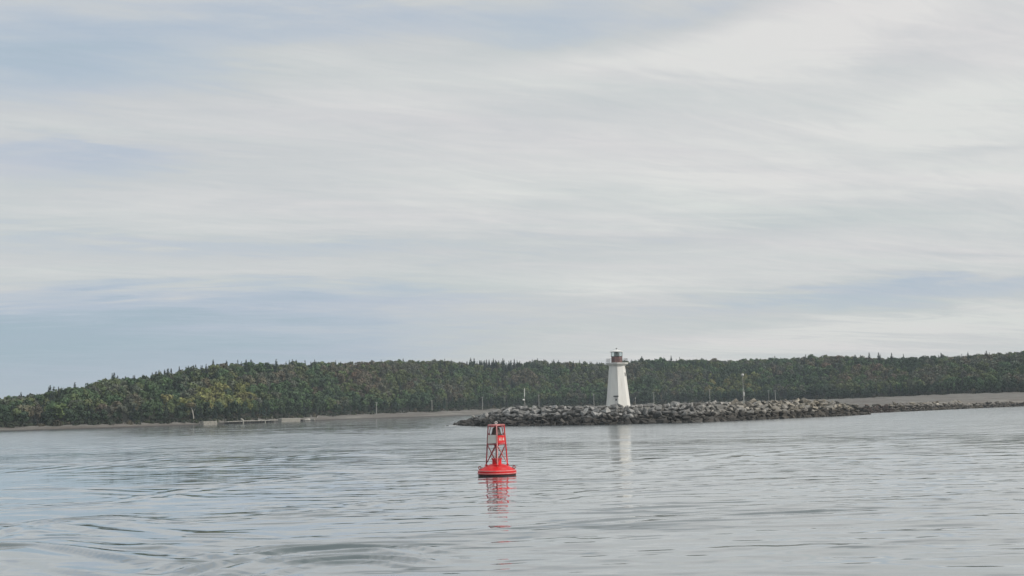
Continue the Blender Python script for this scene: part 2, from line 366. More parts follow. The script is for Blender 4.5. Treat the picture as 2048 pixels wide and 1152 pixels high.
SKY = [(-900, 812), (0, 798), (60, 790), (130, 773), (160, 770), (210, 759), (260, 752), (300, 748), (340, 742), (400, 732), (440, 727), (500, 725), (560, 726), (640, 723), (700, 721), (760, 720), (800, 718), (850, 718), (900, 720), (950, 720), (1000, 720), (1050, 722), (1080, 718), (1150, 723), (1200, 725), (1280, 717), (1320, 716), (1400, 716), (1450, 719), (1480, 721), (1550, 716), (1640, 714), (1700, 713), (1760, 714), (1850, 716), (1950, 714), (2048, 707), (2500, 700)]
r2f = lambda a: r1f(a) + np.interp(a, [-0.42, -0.3, 0.0, 0.42], [70, 120, 150, 165])
TREE_H = 9.8
zr = []
for px, py in SKY:
    a = math.atan2(*(lambda d: (d.x, d.y))(ray(px, hy(px)))); zr.append((px, H + (hy(px) - py) / F * float(r2f(a)) - TREE_H))
zrf = tab(zr)
def tz(a, r):
    r0, r1, r2, z1, z2 = r0f(a), r1f(a), r2f(a), ztf(a), zrf(a)
    w = (r1 - r0)
    t = np.clip((r - r0) / w, 0, 1); lim = np.minimum(14.0 / np.maximum(w, 1), 0.55)
    b = np.minimum(t / lim, 1); zb = z1 * (0.45 * np.sin(b * math.pi / 2) + 0.55 * t)
    u = np.clip((r - r1) / (r2 - r1), 0, 1)
    zs = z1 + (z2 - z1) * (0.35 * u + 0.65 * u * u * (3 - 2 * u))
    z = np.where(r < r0, -(r0 - r) * 0.12, np.where(r < r1, zb, zs))
    z = np.where(r > r2, z2 - 0.004 * (r - r2) - 3.0 * np.clip((r - r2) / 300, 0, 1), z)
    return z
azs = np.concatenate([np.linspace(-2.2, -0.62, 60)[:-1], np.linspace(-0.62, 0.62, 700), np.linspace(0.62, 2.2, 60)[1:]])
rows = []
A = azs
r0, r1, r2 = r0f(A), r1f(A), r2f(A)
fr = [('a', -40), ('a', -8), ('a', -1.5)] + [('b', t) for t in (0, .03, .06, .1, .15, .2, .26, .33, .4, .48, .56, .65, .75, .85, .93, 1.0)] + [('c', t) for t in np.linspace(.06, 1, 14)] + [('d', d) for d in (20, 60, 140, 300, 700, 1500)]
for k, t in fr:
    rows.append(r0 + t if k == 'a' else r0 + (r1 - r0) * t if k == 'b' else r1 + (r2 - r1) * t if k == 'c' else r2 + t)
RR = np.array(rows); AA = np.broadcast_to(A, RR.shape)
ZZ = tz(AA, RR)
bump = np.zeros_like(ZZ)
for k in range(14):
    l = 6 * 6 ** rng.random(); th = rng.random() * 6.28
    bump += 0.11 * (l / 20) ** .5 * np.sin((RR * np.sin(AA) * math.cos(th) + RR * np.cos(AA) * math.sin(th)) * 6.28 / l + rng.random() * 6.28)
ZZ = ZZ + bump * np.clip((RR - r0f(AA)) / 6, 0, 1) * 0.8
VX = np.stack([RR * np.sin(AA), RR * np.cos(AA), ZZ], -1).reshape(-1, 3)
na, nr = len(A), len(rows); idx = np.arange(na * nr).reshape(nr, na)
Fc = np.stack([idx[:-1, :-1].ravel(), idx[:-1, 1:].ravel(), idx[1:, 1:].ravel(), idx[1:, :-1].ravel()], 1)
def land_material():
    m = bpy.data.materials.new('shore_ground'); m.use_nodes = True; t = m.node_tree; b = t.nodes['Principled BSDF']; b.inputs['Roughness'].default_value = 0.9
    g = t.nodes.new('ShaderNodeNewGeometry'); at = t.nodes.new('ShaderNodeAttribute'); at.attribute_name = 'forest'
    def nz(scale, sc, detail=6):
        mp = t.nodes.new('ShaderNodeMapping'); mp.inputs['Scale'].default_value = sc; t.links.new(g.outputs['Position'], mp.inputs[0])
        n = t.nodes.new('ShaderNodeTexNoise'); n.inputs['Scale'].default_value = scale; n.inputs['Detail'].default_value = detail; n.inputs['Roughness'].default_value = 0.65; t.links.new(mp.outputs[0], n.inputs['Vector']); return n.outputs['Fac']
    def ramp_(src, stops):
        r = t.nodes.new('ShaderNodeValToRGB'); t.links.new(src, r.inputs[0]); e = r.color_ramp.elements
        e[0].position, e[0].color = stops[0][0], (*stops[0][1], 1); e[1].position, e[1].color = stops[-1][0], (*stops[-1][1], 1)
        for p, c in stops[1:-1]: e.new(p).color = (*c, 1)
        return r.outputs[0]
    band = ramp_(nz(1.0, (0.010, 0.035, 2.6)), [(.33, (.095, .088, .072)), (.44, (.15, .130, .116)), (.53, (.168, .162, .146)), (.60, (.20, .19, .17)), (.68, (.30, .29, .265))])
    peb = ramp_(nz(1.6, (1, 1, 1), 8), [(.35, (.55, .55, .55)), (.65, (1.15, 1.15, 1.15))])
    mu = t.nodes.new('ShaderNodeMix'); mu.data_type = 'RGBA'; mu.blend_type = 'MULTIPLY'; mu.inputs['Factor'].default_value = 0.8; t.links.new(band, mu.inputs['A']); t.links.new(peb, mu.inputs['B'])
    fl = ramp_(nz(.25, (1, 1, 1)), [(.35, (.018, .022, .012)), (.7, (.05, .045, .03))])
    mx = t.nodes.new('ShaderNodeMix'); mx.data_type = 'RGBA'; t.links.new(at.outputs['Fac'], mx.inputs['Factor']); t.links.new(mu.outputs['Result'], mx.inputs['A']); t.links.new(fl, mx.inputs['B'])
    # wet tide line
    sp_ = t.nodes.new('ShaderNodeSeparateXYZ'); t.links.new(g.outputs['Position'], sp_.inputs[0])
    mr = t.nodes.new('ShaderNodeMapRange'); mr.inputs['From Min'].default_value = 0.15; mr.inputs['From Max'].default_value = 0.75; mr.inputs['To Min'].default_value = 0.28; mr.inputs['To Max'].default_value = 1.0
    t.links.new(sp_.outputs[2], mr.inputs[0])
    vm = t.nodes.new('ShaderNodeVectorMath'); vm.operation = 'SCALE'; t.links.new(mx.outputs['Result'], vm.inputs[0]); t.links.new(mr.outputs[0], vm.inputs['Scale'])
    t.links.new(vm.outputs[0], b.inputs['Base Color'])
    return m
tme = np_mesh('hillside', VX, Fc, land_material(), True)
att = tme.attributes.new('forest', 'FLOAT', 'POINT')
nzf = 3 * np.sin(AA * 160) + 2.5 * np.sin(AA * 411 + 1)
att.data.foreach_set('value', np.clip((RR - r1f(AA) + 3 + nzf) / 4, 0, 1).ravel().astype(np.float32))
land = link('hillside', tme); tag(land, kind='structure')

# ------------------------------------------------------------------ rocks
def rock_mat(name):
    m = bpy.data.materials.new(name); m.use_nodes = True; t = m.node_tree; b = t.nodes['Principled BSDF']; b.inputs['Roughness'].default_value = 0.85
    g = t.nodes.new('ShaderNodeNewGeometry'); oi = t.nodes.new('ShaderNodeObjectInfo'); at = t.nodes.new('ShaderNodeAttribute'); at.attribute_name = 'tint'
    ad = t.nodes.new('ShaderNodeVectorMath'); ad.operation = 'ADD'; t.links.new(oi.outputs['Color'], ad.inputs[0]); t.links.new(at.outputs['Color'], ad.inputs[1])
    n = t.nodes.new('ShaderNodeTexNoise'); n.inputs['Scale'].default_value = 1.1; n.inputs['Detail'].default_value = 8; n.inputs['Roughness'].default_value = 0.7; t.links.new(g.outputs['Position'], n.inputs['Vector'])
    mr = t.nodes.new('ShaderNodeMapRange'); mr.inputs['From Min'].default_value = 0.3; mr.inputs['From Max'].default_value = 0.7; mr.inputs['To Min'].default_value = 0.6; mr.inputs['To Max'].default_value = 1.35; t.links.new(n.outputs['Fac'], mr.inputs[0])
    s1 = t.nodes.new('ShaderNodeVectorMath'); s1.operation = 'SCALE'; t.links.new(ad.outputs[0], s1.inputs[0]); t.links.new(mr.outputs[0], s1.inputs['Scale'])
    # weed and wet stone below the high water mark
    sp_ = t.nodes.new('ShaderNodeSeparateXYZ'); t.links.new(g.outputs['Position'], sp_.inputs[0])
    n3_ = t.nodes.new('ShaderNodeTexNoise'); n3_.inputs['Scale'].default_value = 0.25; n3_.inputs['Detail'].default_value = 4; t.links.new(g.outputs['Position'], n3_.inputs['Vector'])
    mm = t.nodes.new('ShaderNodeMath'); mm.operation = 'MULTIPLY_ADD'; mm.inputs[1].default_value = -3.4; t.links.new(n3_.outputs['Fac'], mm.inputs[0]); t.links.new(sp_.outputs[2], mm.inputs[2])
    mr2 = t.nodes.new('ShaderNodeMapRange'); mr2.inputs['From Min'].default_value = 0.1; mr2.inputs['From Max'].default_value = 1.3; mr2.inputs['To Min'].default_value = 1.0; mr2.inputs['To Max'].default_value = 0.0; t.links.new(mm.outputs[0], mr2.inputs[0])
    mx = t.nodes.new('ShaderNodeMix'); mx.data_type = 'RGBA'; t.links.new(mr2.outputs[0], mx.inputs['Factor']); t.links.new(s1.outputs[0], mx.inputs['A'])
    s2 = t.nodes.new('ShaderNodeVectorMath'); s2.operation = 'MULTIPLY'; s2.inputs[1].default_value = (0.22, 0.205, 0.19); t.links.new(s1.outputs[0], s2.inputs[0]); t.links.new(s2.outputs[0], mx.inputs['B'])
    t.links.new(mx.outputs['Result'], b.inputs['Base Color'])
    bp = t.nodes.new('ShaderNodeBump'); bp.inputs['Distance'].default_value = 0.25; t.links.new(n.outputs['Fac'], bp.inputs['Height']); t.links.new(bp.outputs[0], b.inputs['Normal'])
    return m
M_rock = rock_mat('armour_stone')
rock_var = []
for k in range(28):
    bm = bmesh.new(); e1, e2 = random.uniform(.55, .95), random.uniform(.4, .75)
    for _ in range(random.choice((12, 14, 16))):
        v = Vector((random.gauss(0, 1), random.gauss(0, 1), random.gauss(0, 1))).normalized()
        p_ = 0.45; v = Vector([math.copysign(abs(c) ** p_, c) for c in v]) * random.uniform(.86, 1.08)   # boxy blocks
        bm.verts.new((v.x * .56, v.y * .56 * e1, v.z * .56 * e2))
    r = bmesh.ops.convex_hull(bm, input=bm.verts)
    bmesh.ops.delete(bm, geom=[g for g in r['geom_interior'] if isinstance(g, bmesh.types.BMVert)], context='VERTS')
    bmesh.ops.recalc_face_normals(bm, faces=bm.faces)
    me = bpy.data.meshes.new('rock'); bm.to_mesh(me); bm.free(); me.materials.append(M_rock)
    V = np.array([v.co[:] for v in me.vertices]); T = np.array([p.vertices[:] for p in me.polygons])
    rock_var.append((me, V, T))
def rock_col(px):
    g = random.choice((.14, .18, .22, .25, .28, .34)) * random.uniform(.85, 1.15); w = min(1, max(0, (px - 1380) / 250))
    w = w * random.uniform(.3, 1.2)
    return (g * (1.0 + .13 * w), g * (0.985 + .03 * w), g * (0.95 - .14 * w))
def put_rocks(parent, items, limit, stuffname):
    """items: (pos, size(3), rot, colour, importance)"""
    items = sorted(items, key=lambda i: -i[4]); VV, TT, CC = [], [], []; off = 0
    for k, (p, s, rot, c, imp) in enumerate(items):
        me, V, T = random.choice(rock_var)
        if k < limit:
            o = link('rock', me, parent); o.location = Vector(p) - parent.location; o.rotation_euler = rot; o.scale = s; o.color = (*c, 1)
        else:
            Mx = np.array(Matrix.LocRotScale(Vector(p) - parent.location, __import__('mathutils').Euler(rot), Vector(s)))
            W_ = V @ Mx[:3, :3].T + Mx[:3, 3]; VV.append(W_); TT.append(T + off); off += len(V); CC.append(np.tile((*c, 1), (len(V), 1)))
    if VV:
        me = np_mesh(stuffname, np.concatenate(VV), np.concatenate(TT), M_rock)
        a = me.color_attributes.new('tint', 'FLOAT_COLOR', 'POINT'); a.data.foreach_set('color', np.concatenate(CC).astype(np.float32).ravel())
        o = link(stuffname, me, parent); o.color = (0, 0, 0, 1); tag(o, kind='stuff')
def path_at(pts, s):
    acc = 0
    for a, b in zip(pts[:-1], pts[1:]):
        l = (b - a).length
        if s <= acc + l or b is pts[-1]:
            t = (s - acc) / l; return a.lerp(b, t), (b - a).normalized()
        acc += l
def plen(pts): return sum((b - a).length for a, b in zip(pts[:-1], pts[1:]))

# breakwater: front water line and crest, then a gravel back
FR = [(909, 850.3), (950, 852), (1000, 852), (1100, 851), (1200, 849.5), (1300, 847), (1400, 844.5), (1500, 840), (1600, 835.5), (1700, 831), (1738, 829)]
CRY = [(909, 844), (928, 833), (946, 821), (962, 815.5), (1000, 813.5), (1100, 812), (1200, 811), (1300, 808), (1400, 804), (1500, 802), (1600, 799), (1690, 797), (1715, 803), (1738, 822)]
front = [ground(*p).to_2d().to_3d() for p in FR]
def crest_z(px, D): return max(0.5, H + (hy(px) - np.interp(px, [p[0] for p in CRY], [p[1] for p in CRY])) / F * D)
BWL = plen(front)
bw = empty('breakwater', front[4]); tag(bw, 'long grey breakwater of piled armour rocks in front of the lighthouse', 'breakwater')
# core
secs = []
for k in range(61):
    p, t = path_at(front, BWL * k / 60 * .9999); nrm = Vector((-t.y, t.x, 0)); D = p.length; px = project(p)[0]; cz = crest_z(px, D + 7)
    if nrm.y < 0: nrm = -nrm
    e = min(1.0, (k + .3) / 6, (60.3 - k) / 4)
    w = cz * 1.35
    secs.append([p + nrm * (.9) + Vector((0, 0, -1.2)), p + nrm * (1.2) + Vector((0, 0, .0)), p + nrm * (w + .8) + Vector((0, 0, max(.1, cz - 1.0))), p + nrm * (w + 4 + 10 * e) + Vector((0, 0, max(.1, cz - 1.1))), p + nrm * (w + 12 + 16 * e) + Vector((0, 0, -1.2))])
V = [q - front[4] for s in secs for q in s]; ns = 5
Fq = [(i * ns + j, i * ns + j + 1, (i + 1) * ns + j + 1, (i + 1) * ns + j) for i in range(60) for j in range(ns - 1)]
M_core = mat('rubble_core', (.10, .095, .085), .95, .35, 1.2, .1)
core = link('core', np_mesh('core', np.array([v[:] for v in V]), np.array(Fq), M_core), bw)
items = []
rows_n = 5
for r_ in range(rows_n + 1):
    s = 0.2 * r_
    while s < BWL:
        size = 1.0 + 1.7 * random.random() ** 1.4
        if random.random() < .14: size *= 1.35
        p, t = path_at(front, min(s + size / 2, BWL * .9999)); nrm = Vector((-t.y, t.x, 0));
        if nrm.y < 0: nrm = -nrm
        px = project(p)[0]; D = p.length; cz = crest_z(px, D + 7)
        f_ = (r_ + random.uniform(-.28, .28)) / rows_n
        s += size * random.uniform(.74, .92)
        if cz < 2.2 and r_ > rows_n * cz / 4: continue
        f_ = max(0.02, f_); h_ = f_ * (cz - .55)
        hs = size * random.uniform(.62, .95)
        q = p + nrm * (.2 + max(0, f_) * cz * 1.3 + (1.5 if r_ == rows_n else 0) * random.random()) + Vector((0, 0, h_))
        items.append((q, (size, size * random.uniform(.8, 1.1), hs), (random.gauss(0, .32), random.gauss(0, .32), random.uniform(0, 6.28)), rock_col(px), size * (1.4 if r_ < rows_n else .9)))
# back and top rows
for k in range(420):
    s = random.uniform(0.04, .97) * BWL; p, t = path_at(front, s); nrm = Vector((-t.y, t.x, 0))
    if nrm.y < 0: nrm = -nrm
    px = project(p)[0]; D = p.length; cz = crest_z(px, D + 7); u = random.random()
    size = random.uniform(.7, 1.5)
    if u < .62:
        f_ = random.random(); q = p + nrm * (.5 + f_ * cz * 1.3) + Vector((0, 0, f_ * (cz - .5)))
    else:
        q = p + nrm * (cz * 1.35 + random.uniform(.5, 3.5)) + Vector((0, 0, cz - .95))
    items.append((q, (size, size, size * .8), (random.gauss(0, .5), random.gauss(0, .5), random.uniform(0, 6.28)), rock_col(px), 0.1 * size))
put_rocks(bw, items, 300, 'rubble')

# low rock revetment along the right beach
FR2 = [(1690, 827.5), (1740, 823), (1800, 820.5), (1870, 817), (1950, 814), (2048, 810), (2160, 806)]
f2 = [azel(*p)[0] for p in FR2]; f2 = [Vector((math.sin(a), math.cos(a), 0)) * (float(r0f(a)) - 1.6) for a in f2]; L2 = plen(f2)
rv = empty('rock_revetment', f2[2]); tag(rv, 'low band of weathered rocks along the waterline of the right beach', 'sea wall')
items = []
for r_ in range(4):
    s = 0.0
    while s < L2:
        size = random.uniform(1.2, 2.9); p, t = path_at(f2, min(s + size / 2, L2 * .9999)); nrm = Vector((-t.y, t.x, 0))
        if nrm.y < 0: nrm = -nrm
        px = project(p)[0]; s += size * random.uniform(.75, 1.1)
        mx_ = 3 if px < 1950 else 2
        if r_ > mx_ or (r_ == mx_ and random.random() < .4): continue
        q = p + nrm * (r_ * 1.5 + random.uniform(-.5, .5)) + Vector((0, 0, .15 + r_ * .85 + random.uniform(-.1, .3)))
        c = rock_col(1500 + random.random() * 400)
        if 1735 < px < 1790 and random.random() < .5: c = (.15, .10, .08)
        items.append((q, (size, size * .9, size * random.uniform(.45, .8)), (random.gauss(0, .3), random.gauss(0, .3), random.uniform(0, 6.28)), c, size * (1 if px < 2060 else .1)))
put_rocks(rv, items, 295, 'rubble')

# ------------------------------------------------------------------ trees
def leaf_quads(C, Nn, S, r):
    """C centres, Nn normals, S sizes -> verts (4n,3)"""
    n = len(C); a = r.normal(size=(n, 3)); t = np.cross(Nn, a); t /= np.linalg.norm(t, axis=1)[:, None] + 1e-9; b = np.cross(Nn, t)
    asp = r.uniform(.6, 1.0, n)[:, None]
    t = t * S[:, None]; b = b * S[:, None] * asp
    j = lambda: 1 + r.normal(0, .18, (n, 1))
    return np.stack([C - t * j() - b * j(), C + t * j() - b * j(), C + t * j() + b * j(), C - t * j() + b * j()], 1).reshape(-1, 3)
def broadleaf(seed, n=300):
    r = np.random.default_rng(seed); hgt = 10.0; cw = r.uniform(3.6, 4.8)
    nb = r.integers(8, 13); cent, rad = [], []
    for k in range(nb):
        z = r.uniform(3.0, 8.3); w = cw * math.sqrt(max(.1, 1 - ((z - 5.3) / 4.4) ** 2)) * .62
        a = r.uniform(0, 6.28); q = w * r.uniform(.45, 1.05); cent.append((q * math.cos(a), q * math.sin(a), z)); rad.append(r.uniform(1.3, 2.3))
    cent.append((r.normal(0, .5), r.normal(0, .5), 8.3)); rad.append(1.6)
    cent, rad = np.array(cent), np.array(rad); w = rad ** 2; w /= w.sum()
    k = r.choice(len(cent), n, p=w); d = r.normal(size=(n, 3)); d[:, 2] = d[:, 2] * .9 + .25; d /= np.linalg.norm(d, axis=1)[:, None]
    C = cent[k] + d * rad[k][:, None] * r.uniform(.72, 1.06, n)[:, None] * np.array([1, 1, .82])
    Nn = d + r.normal(0, .38, (n, 3)); Nn /= np.linalg.norm(Nn, axis=1)[:, None]
    return leaf_quads(C, Nn, r.uniform(.32, .62, n), r), 10.0
def spruce(seed, n=300):
    r = np.random.default_rng(seed); h = 10.0; bw_ = r.uniform(1.5, 2.1)
    t = r.random(n) ** .75; z = .6 + (h - .6) * (1 - t) ; tt = (z / h)
    tier = np.abs(((z * 1.35) % 1.0) - .1); rr = bw_ * (1 - tt) ** .85 * (1.05 - .55 * tier) + .06
    a = r.uniform(0, 6.28, n); q = rr * r.uniform(.55, 1.1, n)
    C = np.stack([q * np.cos(a), q * np.sin(a), z - .12 * q], 1)
    Nn = np.stack([np.cos(a) * .8, np.sin(a) * .8, np.full(n, .75)], 1) + r.normal(0, .3, (n, 3)); Nn /= np.linalg.norm(Nn, axis=1)[:, None]
    return leaf_quads(C, Nn, r.uniform(.18, .36, n) * (0.55 + .8 * (1 - tt)), r), 10.0
def foliage_mat():
    m = bpy.data.materials.new('foliage'); m.use_nodes = True; t = m.node_tree; b = t.nodes['Principled BSDF']; b.inputs['Roughness'].default_value = 0.75; b.inputs['Specular IOR Level'].default_value = 0.2
    g = t.nodes.new('ShaderNodeNewGeometry'); oi = t.nodes.new('ShaderNodeObjectInfo'); at = t.nodes.new('ShaderNodeAttribute'); at.attribute_name = 'tint'
    ad = t.nodes.new('ShaderNodeVectorMath'); ad.operation = 'ADD'; t.links.new(oi.outputs['Color'], ad.inputs[0]); t.links.new(at.outputs['Color'], ad.inputs[1])
    n = t.nodes.new('ShaderNodeTexNoise'); n.inputs['Scale'].default_value = 0.55; n.inputs['Detail'].default_value = 4; n.inputs['Roughness'].default_value = .7; t.links.new(g.outputs['Position'], n.inputs['Vector'])
    mr = t.nodes.new('ShaderNodeMapRange'); mr.inputs['From Min'].default_value = 0.3; mr.inputs['From Max'].default_value = 0.7; mr.inputs['To Min'].default_value = 0.68; mr.inputs['To Max'].default_value = 1.35; t.links.new(n.outputs['Fac'], mr.inputs[0])
    s1 = t.nodes.new('ShaderNodeVectorMath'); s1.operation = 'SCALE'; t.links.new(ad.outputs[0], s1.inputs[0]); t.links.new(mr.outputs[0], s1.inputs['Scale'])
    t.links.new(s1.outputs[0], b.inputs['Base Color']); return m
M_leaf = foliage_mat(); M_bark = mat('bark', (.09, .075, .06), .9, .3, 2.0); M_birch = mat('pale_bark', (.42, .40, .36), .8, .25, 2.0)
def trunk_mesh(kind, seed):
    r = random.Random(seed); b = B()
    if kind == 'b':
        b.tube((0, 0, -.8), (r.uniform(-.2, .2), r.uniform(-.2, .2), 4.2), .22, .13, 6, False)
        for k in range(4):
            a = r.uniform(0, 6.28); b.tube((0, 0, 2.6 + k * .4), (1.9 * math.cos(a), 1.9 * math.sin(a), 6 + k * .4), .1, .035, 5, False)
        b.tube((0, 0, 4.1), (r.uniform(-.4, .4), r.uniform(-.4, .4), 8.0), .13, .03, 5, False)
    else: b.tube((0, 0, -.8), (0, 0, 9.7), .17, .02, 6, False)
    bm = b.bm; me = bpy.data.meshes.new('trunk'); bm.to_mesh(me); bm.free(); me.materials.append(M_bark); return me
TV = {}
for kind, fn, cnt in (('b', broadleaf, 9), ('s', spruce, 5)):
    TV[kind] = []
    for k in range(cnt):
        V, _ = fn(100 + k + (50 if kind == 's' else 0)); Fq = np.arange(len(V)).reshape(-1, 4)
        TV[kind].append((np_mesh('crown', V, Fq, M_leaf), V, trunk_mesh(kind, k)))
MUTE = 0.12
COLS = {'olive green': (.064, .080, .032), 'dark green': (.030, .050, .028), 'mid green': (.044, .074, .032), 'brownish': (.078, .070, .046), 'yellow-green': (.115, .118, .038), 'rust-tinged': (.098, .073, .048), 'grey-green': (.062, .070, .050)}
COLS = {k: tuple(v * (1 - MUTE) + MUTE * sum(c) / 3 * q for v, q in zip(c, (.94, 1.10, .90))) for k, c in COLS.items()}
ZONES = [(-9999, 120, 'at the far left end'), (120, 280, 'on the low left hill'), (280, 420, 'left of the old jetty'), (420, 560, 'above the old jetty'), (560, 700, 'above the beach mound'), (700, 810, 'above the left beach'),
         (810, 930, 'left of the breakwater tip'), (930, 1060, 'behind the short signal mast'), (1060, 1205, 'left of the lighthouse'), (1205, 1275, 'behind the lighthouse'), (1275, 1400, 'right of the lighthouse'),
         (1400, 1540, 'behind the tall lamp mast'), (1540, 1680, 'behind the breakwater\'s right end'), (1680, 1800, 'above the right beach\'s start'), (1800, 1920, 'above the right beach\'s middle'), (1920, 9999, 'at the far right end')]
trees = []
def col_for(px, u, r):
    n = mnoise.noise(Vector((px / 60, u * 3.0, 1.7))); n2_ = mnoise.noise(Vector((px / 25, u * 6.0, 9.7)))
    if 400 < px < 500 and .05 < u < .5 and n2_ > -.25: return 'yellow-green'
    if 500 < px < 620 and u < .55 and n2_ > 0.05: return 'mid green'
    if (1400 < px < 1520 and .1 < u < .6 and n2_ > -.1) or (330 < px < 420 and .1 < u < .5 and n2_ > .1): return 'yellow-green' if r.random() < .45 else 'olive green'
    if 540 < px < 590 and .1 < u < .4 and r.random() < .3: return 'rust-tinged'
    if (1600 < px < 1760 or 620 < px < 760) and u > .3 and n > -.1: return 'rust-tinged' if r.random() < .15 else 'brownish' if r.random() < .6 else 'olive green'
    if n > .28: return 'brownish' if r.random() < .5 else 'grey-green'
    if n > .05: return 'olive green' if r.random() < .7 else 'grey-green'
    if n > -.2: return 'mid green' if r.random() < .5 else 'olive green' if r.random() < .5 else 'grey-green'
    return 'dark green' if r.random() < .6 else 'mid green'
tr = random.Random(5)
a_ = -0.50
while a_ < 0.50:
    rmid = float(r1f(a_)) + 60; a_ += 5.6 / rmid
    r_ = float(r1f(a_)) + tr.uniform(0, 3); rend = float(r2f(a_)) + 44
    while r_ < rend:
        aa = a_ + tr.uniform(-2.8, 2.8) / rmid; rr = r_ + tr.uniform(-2, 2)
        u = (rr - float(r1f(aa))) / (float(r2f(aa)) - float(r1f(aa)))
        x, y = rr * math.sin(aa), rr * math.cos(aa); z = float(tz(np.array(aa), np.array(rr))) - .2
        clump = 1 + .22 * mnoise.noise(Vector((x / 24, y / 24, 3.3))) + .12 * mnoise.noise(Vector((x / 60, y / 60, 8.3)))
        px, py = project((x, y, z + 9))
        con = .10
        if u < .07: con = .42
        if u > 1.05: con = 0
        if 300 < px < 560 and u > .72: con = .5
        if 870 < px < 1100 and u > .8: con = .38
        if 960 < px < 1040 and u > .35: con = .75
        elif u > .85: con = max(con, .17)
        nn = mnoise.noise(Vector((px / 40, u * 4, 5.5)))
        if nn > .25: con += .25
        kind = 's' if tr.random() < con else 'b'
        if kind == 's':
            sc = tr.choice((tr.uniform(.5, .85), tr.uniform(.75, 1.0), tr.uniform(.85, 1.15))) * (1.08 if u > .8 else .85); w_ = sc * tr.uniform(.85, 1.5); cn = 'dark green'
            c = [v * tr.uniform(.75, 1.1) for v in (.026, .042, .033)]
        else:
            sc = tr.uniform(.72, 1.0) * clump; w_ = sc * tr.uniform(.8, 1.08)
            if u < .04: sc *= .72; w_ *= .85
            cn = col_for(px, u, tr); f_ = tr.uniform(.74, 1.2); f_ *= 1.68; c = [v * f_ * tr.uniform(.93, 1.07) for v in COLS[cn]]
            if u < .07: cn = 'dark green'; c = [v * f_ * .8 for v in COLS[cn]]
        trees.append(dict(k=kind, p=(x, y, z), s=sc, w=w_, c=c, cn=cn, px=px, u=u, r=rr, rot=tr.uniform(0, 6.28), v=tr.randrange(len(TV[kind]))))
        r_ += (5.9 if kind == 'b' else 4.3) * tr.uniform(.85, 1.2)
# how much of each tree shows over those in front of it
trees.sort(key=lambda t: t['r']); horizon = np.full(2500, 5000.0)
for t in trees:
    topx, topy = project((t['p'][0], t['p'][1], t['p'][2] + 10 * t['s'])); bx, by = project(t['p']); hw = max(2, int((4.2 if t['k'] == 'b' else 1.6) * t['w'] * F / t['r']))
    a0, a1 = int(topx) - hw + 200, int(topx) + hw + 200
    if a1 < 200 or a0 > 2248: t['vis'] = 0; continue
    a0, a1 = max(a0, 0), min(a1, 2499); seg = horizon[a0:a1]; low = np.minimum(seg, by)
    t['vis'] = float(np.clip(low - topy - 1, 0, None).sum()); t['py'] = topy
    crown = topy + (4 if t['k'] == 'b' else 8) ; horizon[a0:a1] = np.minimum(seg, crown)
for kind, lim in (('b', 300), ('s', 170)):
    for i, t in enumerate(sorted([t for t in trees if t['k'] == kind], key=lambda t: -t['vis'])): t['solo'] = i < lim and t['vis'] > 25
print('trees', len(trees), sum(t.get('solo', False) for t in trees)); TS = [len(trees)]
def rowname(u): return 'at beach edge' if u < .1 else 'on lower slope' if u < .38 else 'halfway up' if u < .65 else 'on upper slope' if u < .88 else 'on the skyline'
ORD = ['first', 'second', 'third', 'fourth', 'fifth', 'sixth', 'seventh', 'eighth', 'ninth', 'tenth', 'eleventh', 'twelfth', 'thirteenth', 'fourteenth', 'fifteenth', 'sixteenth', 'seventeenth', 'eighteenth', 'nineteenth', 'twentieth']
bins = {}
for t in trees:
    if t['solo']:
        zn = next(z[2] for z in ZONES if z[0] <= t['px'] < z[1]); key = (t['k'], t['cn'], rowname(t['u']), zn); bins.setdefault(key, []).append(t)
for (k, cn, rw, zn), lst in bins.items():
    lst.sort(key=lambda t: t['px']); nm = 'broadleaf tree' if k == 'b' else 'pointed spruce'
    for i, t in enumerate(lst):
        lab = f'{cn} {nm} {rw}, {zn}'
        if len(lst) == 2: lab += (', the left one', ', the right one')[i]
        elif len(lst) > 2: lab += f', {ORD[min(i, 19)]} from left'
        t['lab'] = lab; t['grp'] = 'broadleaf trees of the hillside wood' if k == 'b' else 'spruces of the hillside wood'
SV, SF, SCo = [], [], []; off = 0
for t in trees:
    me, V, tm = TV[t['k']][t['v']]
    if t['solo']:
        o = empty('broadleaf_tree' if t['k'] == 'b' else 'spruce_tree', t['p'], t['rot']); o.scale = (t['w'], t['w'], t['s'])
        tag(o, t['lab'], 'tree', t['grp'])
        c = link('crown', me, o); c.color = (*t['c'], 1); link('trunk', tm, o)
    else:
        ca, sa = math.cos(t['rot']), math.sin(t['rot']); Rm = np.array([[ca * t['w'], -sa * t['w'], 0], [sa * t['w'], ca * t['w'], 0], [0, 0, t['s']]])
        SV.append(V @ Rm.T + np.array(t['p'])); SF.append(np.arange(len(V)).reshape(-1, 4) + off); off += len(V); SCo.append(np.tile((*t['c'], 1), (len(V), 1)))
wm_ = np_mesh('woodland', np.concatenate(SV), np.concatenate(SF), M_leaf)
a = wm_.color_attributes.new('tint', 'FLOAT_COLOR', 'POINT'); a.data.foreach_set('color', np.concatenate(SCo).astype(np.float32).ravel())
wood = link('woodland', wm_); wood.color = (0, 0, 0, 1); tag(wood, 'mass of mixed green and brown trees filling the far hillside', 'wood', kind='stuff')
